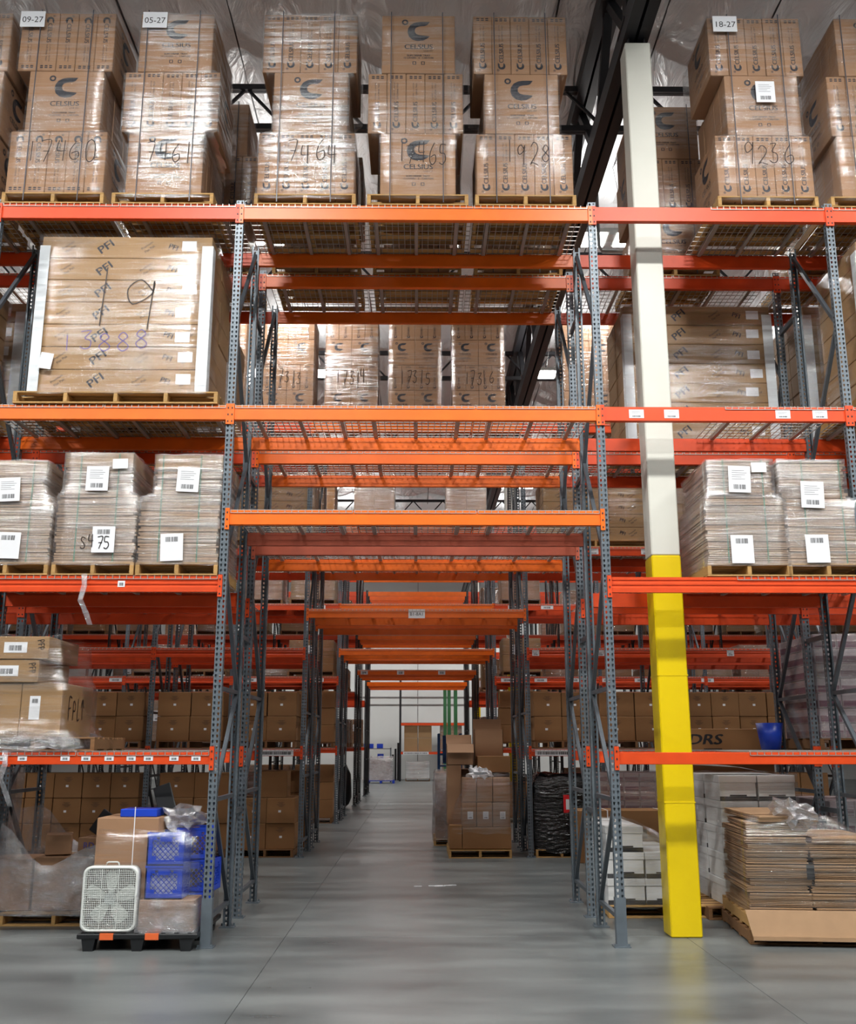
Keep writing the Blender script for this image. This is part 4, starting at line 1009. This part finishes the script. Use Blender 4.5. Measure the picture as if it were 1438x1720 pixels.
# ---------------------------------------------------------------- white lidded boxes
def white_box(w, h, d):
    bm = bmesh.new(); bx(bm, -w/2+.008, w/2-.008, .008, d-.008, 0, h-.07); V, f = bx(bm, -w/2, w/2, 0, d, h-.075, h)
    bmesh.ops.bevel(bm, geom=bm.edges[:], offset=.004, segments=1, affect='EDGES'); me = finish(bm, 'white_box', 'white_carton')
    return me
WB = white_box(.405, .262, .6)
bm = bmesh.new(); bx(bm, -.197, .197, 0, .002, 0, .045); bx(bm, -.09, .09, -.003, 0, .05, .062); BAND = finish(bm, 'band', 'steel_dark')
def white_stack(x, Y, z, n, pos):
    for k in range(n):
        o = thing('lidded_box', WB, (x+random.uniform(-.006,.006), Y+random.uniform(0,.015), z+k*.265), f'white lidded file box, {names[k]} up, {pos}', 'file box', 'white lidded file boxes')
        part(o, 'dark_band', BAND, (0, .005, .0), label='dark printed band with handle slot')
wx = ax(1018,1450,11.12)+.21
pallet(wx+.42, 11.1, 0, 1.25, 1.1, 'wooden pallet under the white boxes left of the yellow column')
white_stack(wx, 11.12, PH, 3, 'column nearest the right aisle post'); white_stack(wx+.412, 11.12, PH, 2, 'column just left of the yellow column')
white_stack(wx, 11.74, PH, 3, 'back column by the right aisle post'); white_stack(wx+.412, 11.74, PH, 2, 'back column behind the yellow column')
thing('stretch_wrap', film_mesh([(.1,-.22,.63,-.015,1.25),(.66,-.22,.63,-.015,1.25),(.94,-.22,.22,-.015,1.25)], 98, 'film_clear', .012), (wx, 11.1, 0), 'clear wrap slanting over the white boxes left of the column', 'stretch wrap')
wx = ax(1212,1400,11.0)+.21
pallet(wx+.2, 10.98, 0, 1.2, 1.3, 'wooden pallet under the tall white boxes behind the flattened cartons', m='wood_dark')
for i in range(2): 
    white_stack(wx+.412*i, 11.0, PH, 5, f'{("left","right")[i]} front column behind the flattened cartons'); white_stack(wx+.412*i, 11.62, PH, 5, f'{("left","right")[i]} rear column behind the flattened cartons')
thing('stretch_wrap', film_mesh([(.1,-.22,.63,-.015,1.25),(.8,-.22,.63,-.015,1.25),(1.47,-.22,.63,-.015,1.25)], 99, 'film_clear', .012), (wx, 10.98, 0), 'milky wrap around the tall white boxes behind the flattened cartons', 'stretch wrap')
bm = bmesh.new(); rnd = random.Random(9)
V = [bm.verts.new((x, y, z)) for x, y, z in ((-.55,0,.1),(.0,-.02,.07),(.33,0,.0),(.33,.5,.02),(0,.5,.08),(-.55,.5,.13))]
bm.faces.new((V[0],V[1],V[4],V[5])); bm.faces.new((V[1],V[2],V[3],V[4])); bmesh.ops.solidify(bm, geom=bm.faces[:], thickness=.012)
thing('foam_sheet', finish(bm, 'foam', 'white_carton'), (wx+.1, 11.1, 1.46), 'thin white bent sheet lying above the tall white boxes', 'sheet')

# ---------------------------------------------------------------- flattened carton piles on double pallet, right floor
px_, py_ = 3.03, 9.68; PR_ = -.1
def loc(u, v): return (px_+u*math.cos(PR_)-v*math.sin(PR_), py_+u*math.sin(PR_)+v*math.cos(PR_))
for k in range(2):
    X, Yq = loc(.62+.01*k, -.03*k); pallet(X, Yq, k*PH, 1.24, 1.3, f'{("lower","upper")[k]} pallet of the two under the flattened cartons right of the column', rz=PR_, m='wood_dark' if k == 0 else 'wood')
zb = 2*PH; rnd = random.Random(11)
FB = [sheets(.56, 1.02, .06, 100+i, t=.014, jit=.006, mi='cardboard_inside') for i in range(4)]
for pile in range(2):
    n = (13, 11)[pile]
    for i in range(n):
        u = (.32, .9)[pile] + (rnd.uniform(-.02,.02) + (.02*i/n if pile else -.0)); X, Yq = loc(u, .08+rnd.uniform(-.012,.012)+.003*i)
        thing('flattened_carton', FB[i % 4], (X, Yq, zb+.062*i), f'{names[i]} flattened carton from bottom, {("left","right")[pile]} pile right of column', 'flattened carton', 'flattened cartons on the right pallet', rz=PR_+rnd.uniform(-.03,.03), rx=rnd.uniform(-.004,.004))
thing('flattened_carton', FB[0], (*loc(.45,.1), zb+.062*13+.002), 'tilted loose flattened carton on the very top of the left pile', 'flattened carton', 'flattened cartons on the right pallet', rz=PR_+.12, rx=.02)
# folded long panel leaning on the pallet front
bm = bmesh.new(); q = [(-.02,-.10,.05),(1.3,-.10,.05),(1.3,-.02,.27),(-.06,-.02,.27)]
V = [bm.verts.new(p) for p in q] + [bm.verts.new((x, y+.012, z)) for x, y, z in q]
for a_ in ((0,1,2,3),(7,6,5,4),(0,4,5,1),(1,5,6,2),(2,6,7,3),(3,7,4,0)): bm.faces.new([V[i] for i in a_])
bx(bm, -.02, 1.3, -.115, -.1, .025, .06)
o = thing('cardboard_panel', finish(bm, 'panel', 'cardboard_inside'), (*loc(.03, 0), .03), 'long light-brown cardboard panel leaning against the front of the right pallet', 'cardboard panel', rz=PR_)
X, Yq = loc(0, 0)
f = thing('stretch_wrap', film_mesh([(zb-.02,.03,1.22,.03,1.15),(zb+.3,.02,1.22,.05,1.13),(zb+.62,.02,1.2,.06,1.12),(zb+.86,.04,.8,.12,1.1)], 101, 'film_clear', .02), (X, Yq, 0), 'torn clear wrap around the flattened cartons right of the column', 'stretch wrap', rz=PR_)
thing('wrap_scrap', BAG, (*loc(.52, .2), zb+.88), 'bunched clear plastic wrap on top of the flattened cartons', 'plastic scrap', rz=.3, ry=.35)
bm = bmesh.new(); bx(bm, -.035, .035, -.002, 0, 0, .13); thing('tape_strip', finish(bm, 'tape', 'ink_black'), (*loc(.60, .055), zb+.30), 'short black tape strip on the front of the flattened cartons', 'tape', rz=PR_)

# ---------------------------------------------------------------- behind the column: long cartons, bin, printed load
xa = ax(1150,1260,12.3)
zz = az(1200,1224,12.3)
carton(xa-.1, ax(1285,1260,12.3), 12.35, 0, 1.42, .5, 'tall plain carton standing on the floor behind the white boxes', 'cardboard_plain')
o = carton(xa-.1, ax(1300,1260,12.3), 12.32, 1.43, zz-1.43, .5, 'long brown carton with slanted black lettering right of the yellow column', 'cardboard_plain')
bm = bmesh.new(); v, fcs = text_data('DRS', .17)
V = [bm.verts.new((x*1.35+y*.3, 0, y)) for x, y, _ in v]
for q in fcs: bm.faces.new([V[i] for i in q])
V = [bm.verts.new((x*1.35+y*.3+.014, -.0004, y+.004)) for x, y, _ in v]
for q in fcs: bm.faces.new([V[i] for i in q])
bx(bm, -.02, .2, -.001, 0, -.11, -.1)
part(o, 'lettering', finish(bm, 'drs', 'ink_black'), (ax(1185,1243,12.3)-o.location.x, -.002, az(1185,1243,12.3)-1.43))
bm = bmesh.new(); rs = [(0,.105),(.3,.15),(.3,.142),(.01,.1)]; n = 20; G = [[bm.verts.new((r*math.cos(2*math.pi*k/n), r*math.sin(2*math.pi*k/n), z)) for k in range(n)] for z, r in rs]
for a_, b_ in zip(G, G[1:]):
    for k in range(n): bm.faces.new((a_[k], a_[(k+1)%n], b_[(k+1)%n], b_[k]))
bm.faces.new(G[0][::-1]); bm.faces.new(G[-1])
thing('waste_bin', finish(bm, 'bin', 'blue_plastic', True), (ax(1294,1240,11.6), 11.6, T1+.012), 'tapered blue plastic bin on the lowest right shelf', 'bin')
o = carton(ax(972,1400,16.1), ax(1180,1400,16.1), 16.1, 0, .78, .6, 'long strapped brown carton on the aisle floor behind the white boxes', 'cardboard_plain')
for s in (-.5, .35):
    bm = bmesh.new(); bx(bm, -.008, .008, -.003, .603, 0, .784); part(o, 'strap', finish(bm, 'strap', 'paper'), (s, 0, 0))
for s in (-.55, .05): part(o, 'printed_block', boxm(.1, .002, .14, 'ink_black', 0), (s, -.002, .36))
# printed multi-pack loads
def multipack(x, Y, z, w, h, d, who, nx, nz, seed, pal=True):
    if pal: pallet(x, Y, z, w+.04, d, f'pallet under the {who}', detail=False, m='wood_dark'); z += PH
    for i in range(nx):
        for k in range(nz):
            cw, chh = w/nx, h/nz
            o = thing('drink_multipack', boxm(round(cw-.006,3), d-.03, round(chh-.004,3), 'pale_print'), (x-w/2+cw*(i+.5), Y+.015, z+chh*k), f'{names[i]} drink multipack, {names[k]} up, {who}', 'multipack', f'multipacks of the {who}')
            part(o, 'printed_band', boxm(round(cw-.03,3), .003, round(chh*.42,3), 'pink_print', 0), (0, -.0025, chh*.08))
            part(o, 'printed_band', boxm(.003, d-.1, round(chh*.42,3), 'pink_print', 0), (-cw/2+.001, .03, chh*.08))
    thing('stretch_wrap', film_mesh([(0,-w/2-.015,w/2+.015,0,d+.01),(h*.5,-w/2-.015,w/2+.015,0,d+.01),(h+.01,-w/2-.015,w/2+.015,0,d+.01)], seed, 'film_milky', .012), (x, Y, z), f'hazy wrap around the {who}', 'stretch wrap')
multipack(R1_+.62, 11.2, T1z, 1.08, 1.15, 1.1, 'plum drink load on lowest far-right level', 4, 7, 111)
multipack(R1_+.65, 11.2, 0, 1.08, 1.05, 1.1, 'plum drink load on far-right floor', 4, 6, 112)
multipack(ax(1062,1330,17.0), 17.0, 0, 1.3, 1.2, .9, 'plum drink load behind the strapped carton', 5, 8, 113)

# ---------------------------------------------------------------- black wrapped load
bxa, bxb = ax(899,1380,16.9), ax(986,1380,16.9); bw = bxb-bxa; bxc = (bxa+bxb)/2
pallet(bxc, 16.88, 0, bw, 1.1, 'wooden pallet under the black-wrapped load')
o = thing('black_wrapped_load', film_mesh([(0,-bw/2,bw/2,0,1.05),(.4,-bw/2-.02,bw/2+.01,-.02,1.05),(.8,-bw/2-.01,bw/2+.02,-.02,1.05),(1.1,-bw/2,bw/2,0,1.02),(1.22,-bw/2+.12,bw/2-.05,.1,.95)], 121, 'film_black', .035, top=True), (bxc, 16.9, PH*.6), 'pallet load wrapped in shiny black plastic right of the aisle', 'wrapped load')
t = part(o, 'red_tag', boxm(.13, .004, .28, 'red_tag', 0), (ax(953,1350,16.88)-bxc, -.045, az(953,1365,16.88)-PH*.6))
part(t, 'white_panel', boxm(.07, .002, .16, 'paper', 0), (.01, -.003, .05))

# ---------------------------------------------------------------- pallet pile in the aisle, right
ax0, ax1 = ax(754,1430,16.8), ax(860,1430,16.8); aw = ax1-ax0; acx = (ax0+ax1)/2
pallet(acx, 16.8, 0, aw, 1.2, 'wooden pallet under the tall untidy carton pile in the aisle')
H_ = lambda p: az(800, p, 16.8)
def pc_(p0, p1, q0, q1, Y, d, label, m='cardboard', rz=0):
    x0, x1 = ax(p0, (q0+q1)/2, Y), ax(p1, (q0+q1)/2, Y); z0, z1 = az(p0, q1, Y), az(p0, q0, Y)
    return carton(x0, x1, Y, z0, round(z1-z0, 3), d, label, m, rz=rz)
pc_(755, 776, 1386, 1426, 16.83, 1.0, 'bottom-left narrow carton of the aisle pile', 'cardboard_plain')
pc_(777, 859, 1390, 1426, 16.83, 1.0, 'wide bottom carton of the aisle pile', 'cardboard_plain')
k = 0
for (p0, p1) in ((776, 800), (801, 827), (828, 857)):
    for (q0, q1) in ((1306, 1347), (1348, 1389)):
        k += 1; o = pc_(p0, p1, q0, q1, 16.84, .45, f'{names[k-1]} wrapped carton in the front block of the aisle pile', 'cardboard')
        if k % 2 == 0: part(o, 'label', paper(.09, .12, bars='mid'), (.02, -.002, .12))
pc_(752, 775, 1285, 1385, 17.0, .8, 'tall left carton of the aisle pile', 'cardboard')
pc_(776, 800, 1292, 1389, 17.35, .5, 'carton behind the front block of the aisle pile')
pc_(801, 857, 1298, 1389, 17.35, .5, 'wide carton behind the front block of the aisle pile')
def open_box(w, d, h, m='cardboard', flaps=(.5, .4)):
    bm = bmesh.new(); t = .008
    for a_ in ((-w/2,w/2,0,t),(-w/2,w/2,d-t,d),(-w/2,-w/2+t,0,d),(w/2-t,w/2,0,d)): bx(bm, *a_, 0, h)
    bx(bm, -w/2, w/2, 0, d, 0, t); me = finish(bm, 'open_box', m)
    bm = bmesh.new(); V, f = bx(bm, -w/2, w/2, -d*flaps[0]*.6, 0, -d*flaps[0]*.6, 0)
    V[0].co.z = V[1].co.z = -d*flaps[0]*.55-.006; V[4].co.z = V[5].co.z = -d*flaps[0]*.55; V[3].co.z = V[2].co.z = -.006
    fl = finish(bm, 'flap', m); bm = bmesh.new(); bx(bm, -w/2, w/2, 0, .008, 0, d*flaps[1]); return me, fl, finish(bm, 'flap2', m)
z0 = az(790, 1285, 17.0); w_ = ax(795,1250,17)-ax(751,1250,17)
me, f1, f2 = open_box(w_, .5, .34, 'cardboard'); o = thing('open_carton', me, (ax(773,1250,17), 17.0, z0), 'open brown carton with a front flap folded down on the aisle pile', 'carton')
part(o, 'flap', f1, (0, 0, .34), label='lighter flap folded forward'); part(o, 'flap', f2, (0, .49, .34), rx=-.7)
z1 = az(830, 1285, 17.3); w_ = ax(845,1230,17.3)-ax(797,1230,17.3)
me, f1, f2 = open_box(w_, .45, az(820,1225,17.3)-z1, 'cardboard'); o = thing('open_carton', me, (ax(821,1240,17.3), 17.3, z1), 'tallest open brown carton at the back of the aisle pile', 'carton')
part(o, 'flap', f2, (0, .44, az(820,1225,17.3)-z1))
pc_(802, 858, 1270, 1297, 17.0, .5, 'brown carton lying on top right of the aisle pile', 'cardboard_plain')
WBAG = BAG.copy(); WBAG.materials[0] = M['paper']
thing('plastic_bag', WBAG, (ax(806,1292,16.85), 17.0, az(806,1300,16.85)), 'white plastic bag lying on the aisle pile', 'plastic bag')
bm = None
thing('stretch_wrap', film_mesh([(az(800,1400,16.8),-.46,.5,-.01,1),(az(800,1360,16.8),-.42,.54,-.03,1),(az(800,1330,16.8),-.3,.54,-.04,1),(az(800,1300,16.8),-.26,.5,0,.9)], 131, 'film_clear', .03), (acx, 16.82, 0), 'tight crinkled clear wrap around the aisle pile', 'stretch wrap')
for i, (px, py, Y, h) in enumerate(((738, 1400, 18.9, 1.15), (742, 1385, 21.5, 1.0))):
    x = ax(px, 1380, Y)+.35; pallet(x, Y, 0, .9, 1.0, f'{names[i]} pallet behind the aisle pile', detail=False)
    thing('carton', boxm(.82, .9, h, 'cardboard'), (x, Y+.03, PH), f'{names[i]} tall carton behind the aisle pile', 'carton')
    thing('stretch_wrap', film_mesh([(.1,-.45,.45,-.02,.98),(h,-.44,.44,-.02,.98),(h+PH+.05,-.4,.4,.03,.9)], 140+i, 'film_grey', .03), (x, Y, 0), f'grey wrap around the {names[i]} tall carton behind the aisle pile', 'stretch wrap')

# ---------------------------------------------------------------- far end of the aisle
Y = 28.0; cxx = ax(756, 1260, Y)
bm = bmesh.new()
for sx in (-.3, .3):
    for sy in (0, .8): bx(bm, sx-.03, sx+.03, sy-.03, sy+.03, .12, az(750,1232,Y))
for z in (.2, .9, 1.5): bx(bm, -.3, .3, -.02, .02, z, z+.05); bx(bm, -.3, .3, .78, .82, z, z+.05)
for z in (.2, 1.2): bx(bm, -.3, .3, 0, .8, z, z+.04)
o = thing('blue_cart', finish(bm, 'cart', 'blue_cart'), (cxx, Y, 0), 'tall blue steel stock cart standing behind the aisle pile', 'cart')
part(o, 'side_panel', boxm(.5, .03, .75, 'blue_cart'), (.05, .1, az(750,1232,Y)-.8))
bm = bmesh.new()
for sx in (-.25, .25): bmesh.ops.create_cone(bm, cap_ends=True, segments=12, radius1=.06, radius2=.06, depth=.04, matrix=Matrix.Translation((sx, .0, .06)) @ Matrix.Rotation(R(90), 4, 'Y')); bmesh.ops.create_cone(bm, cap_ends=True, segments=12, radius1=.06, radius2=.06, depth=.04, matrix=Matrix.Translation((sx, .8, .06)) @ Matrix.Rotation(R(90), 4, 'Y'))
part(o, 'wheels', finish(bm, 'wheels', 'black_plastic'))
# green frames
for i, p in enumerate((748, 755, 766)):
    Y = 44.0; bm = bmesh.new(); x = ax(p, 1200, Y); hh = 4.4
    for yy in (0, 1.0): bx(bm, -.06, .06, yy-.05, yy+.05, 0, hh)
    for k in range(4): bar(bm, (0, 0 if k % 2 else 1.0, k*1.05+.2), (0, 1.0 if k % 2 else 0, k*1.05+1.2), .05)
    thing('green_frame', finish(bm, 'green', 'green_paint'), (x, Y, 0), f'{names[i]} green steel upright frame from the left, far down the aisle', 'frame', 'green upright frames')
# rack against the back wall
Y = 52.0; xa, xb = ax(672,1250,Y), ax(745,1250,Y)+1.2
o = empty('distant_rack', ((xa+xb)/2, Y, 0), 'distant rack with thin red beams and cartons against the back wall', 'rack'); hw = (xb-xa)/2
for s in (-1, 1):
    for yy in (0, 1): part(o, 'rack_post', boxm(.09, .08, 5.4, 'post_black', 0), (s*hw, yy, 0))
for z in (az(700,1265,Y), az(700,1213,Y)-.1, 5.2):
    for yy in (0, 1): part(o, 'load_beam', boxm(2*hw-.09, .06, .12, 'vermilion_paint', 0), (0, yy, z-.06))
    part(o, 'shelf_board', boxm(2*hw-.1, .9, .02, 'zinc', 0), (0, .08, z+.062))
part(o, 'label_strip', paper(1.3, .12, bars='wide'), (-.9, -.012, az(700,1265,Y)-.06)); part(o, 'label_strip', paper(1.0, .12, bars='wide'), (1.2, -.012, az(700,1265,Y)-.06))
zs = az(700,1265,Y)+.085
for i in range(2):
    for k in range(2): thing('carton', boxm(.68, .7, .66, 'cardboard_long'), (xa+.55+i*.72, Y+.1, zs+k*.67), f'{("lower","upper")[k]} {("left","right")[i]} light brown carton on the distant wall rack', 'carton', 'cartons on the distant wall rack')
wrapped_load(xa+2.6, Y+.05, zs, 1.1, 1.2, .8, 'wrapped load on the distant wall rack', 'film_milky', 'cardboard', 1, 3, 151, False)
wrapped_load(xa+.9, Y+.05, 0, 1.2, .85, .8, 'white wrapped load under the distant wall rack', 'film_milky', 'white_carton', 1, 4, 152, False)
wrapped_load(xa+2.7, Y+.05, 0, 1.1, .8, .8, 'brown load under the distant wall rack', 'film_clear', 'cardboard', 2, 2, 153, False)
# work bench with bins
Y = 50.5; xa, xb = ax(612,1280,Y), ax(657,1280,Y); w_ = xb-xa
o = empty('steel_shelf', ((xa+xb)/2, Y, 0), 'grey steel shelf unit holding blue bins at the far end of the aisle', 'shelf')
for s in (-1, 1):
    for yy in (0, .6): part(o, 'shelf_leg', boxm(.05, .05, az(630,1256,Y), 'post_grey', 0), (s*(w_/2-.03), yy, 0))
for z in (az(630,1257,Y), az(630,1274,Y)): part(o, 'shelf_board', boxm(w_, .66, .04, 'zinc', 0), (0, 0, z-.04))
for i, (p, q) in enumerate(((616, 1257), (622, 1257), (638, 1257), (639, 1274))):
    zz = az(630, q, Y)
    thing('blue_bin', open_box(.3, .3, .22, 'blue_plastic')[0], (ax(p, q, Y), Y+.1, zz), ('leftmost blue bin on top of the distant shelf', 'second blue bin from left on top of the distant shelf', 'right-hand blue bin on top of the distant shelf', 'blue bin on the lower board of the distant shelf')[i], 'bin', 'blue bins on the distant shelf')
x = ax(640, 1295, Y-1.2); bm = bmesh.new()
for yy in (0, .5, 1): bx(bm, -.65, .65, yy*.9, yy*.9+.12, .1, .13)
for s in (-.6, 0, .6): bx(bm, s-.05, s+.05, 0, 1.02, 0, .1)
thing('blue_pallet', finish(bm, 'bp', 'blue_plastic'), (x, Y-1.3, 0), 'blue pallet on the floor below the distant blue bins', 'pallet')
thing('carton', boxm(1.1, .9, 1.0, 'white_carton'), (x, Y-1.25, .13), 'pale carton on the blue pallet at the aisle end', 'carton')
thing('stretch_wrap', film_mesh([(.13,-.57,.57,-.02,.95),(1.0,-.57,.57,-.02,.95),(1.25,-.5,.57,.02,.9)], 160, 'film_grey', .03), (x, Y-1.25, 0), 'grey wrap around the load on the blue pallet', 'stretch wrap')
for i in range(3): thing('dark_board', boxm(.1, .6, 1.9-.3*i, 'black_plastic'), (ax(668-3*i,1300,Y+2)-.05*i, 53.5+.1*i, 0), f'{names[i]} dark upright board leaning by the distant rack', 'board', 'dark boards by the back wall')
# dark sacks / hoses at the black posts on the left
bm = bmesh.new(); bmesh.ops.create_icosphere(bm, subdivisions=2, radius=1)
for v in bm.verts: n_ = v.co.copy(); v.co = Vector((n_.x*(.2-.06*n_.z), n_.y*.25, .62+n_.z*.62))*(1+.06*math.sin(9*n_.z+5*n_.x))
thing('black_coat', finish(bm, 'coat', 'black_plastic', True), (ax(588,1320,30.9)-.1, 30.3, 0), 'black draped covering standing at the foot of the dark left posts', 'cover')
# floor debris
bm = bmesh.new(); rnd = random.Random(2)
for i in range(7):
    x, y = rnd.uniform(-.25,.25), rnd.uniform(-.06,.06); bx(bm, x-.05, x+.05, y-.008, y+.008, 0, .006)
thing('wrap_scrap', finish(bm, 'scrap', 'paper'), (ax(730,1487,14.0), 13.6, 0), 'small scrap of white plastic lying in the middle of the aisle floor', 'plastic scrap')
# conduit under the roof
bm = bmesh.new(); tube(bm, [(0,0,10.6),(0,0,9.6),(.05,0,9.5),(1.2,0,9.48),(1.25,0,9.4),(1.25,0,8.4)], .03); tube(bm, [(-3,0,10.1),(6,0,10.1)], .03)
thing('sprinkler_pipe', finish(bm, 'pipe', 'zinc', True), (2.9, 14.6, 0), 'thin grey sprinkler pipe bending below the roof behind the column', 'pipe')

# label checks while building
seen = {}
for o in SC.objects:
    l = o.get('label')
    if l and o.parent is None:
        l = ''.join(c for c in l if not c.isdigit())
        seen[l] = seen.get(l, 0)+1
        if not 4 <= len(l.replace('-', ' ').split()) <= 16: print('LABEL LENGTH', l)
for l, n in seen.items():
    if n > 1: print('LABEL REPEATED', n, l)
print('objects', len(SC.objects))
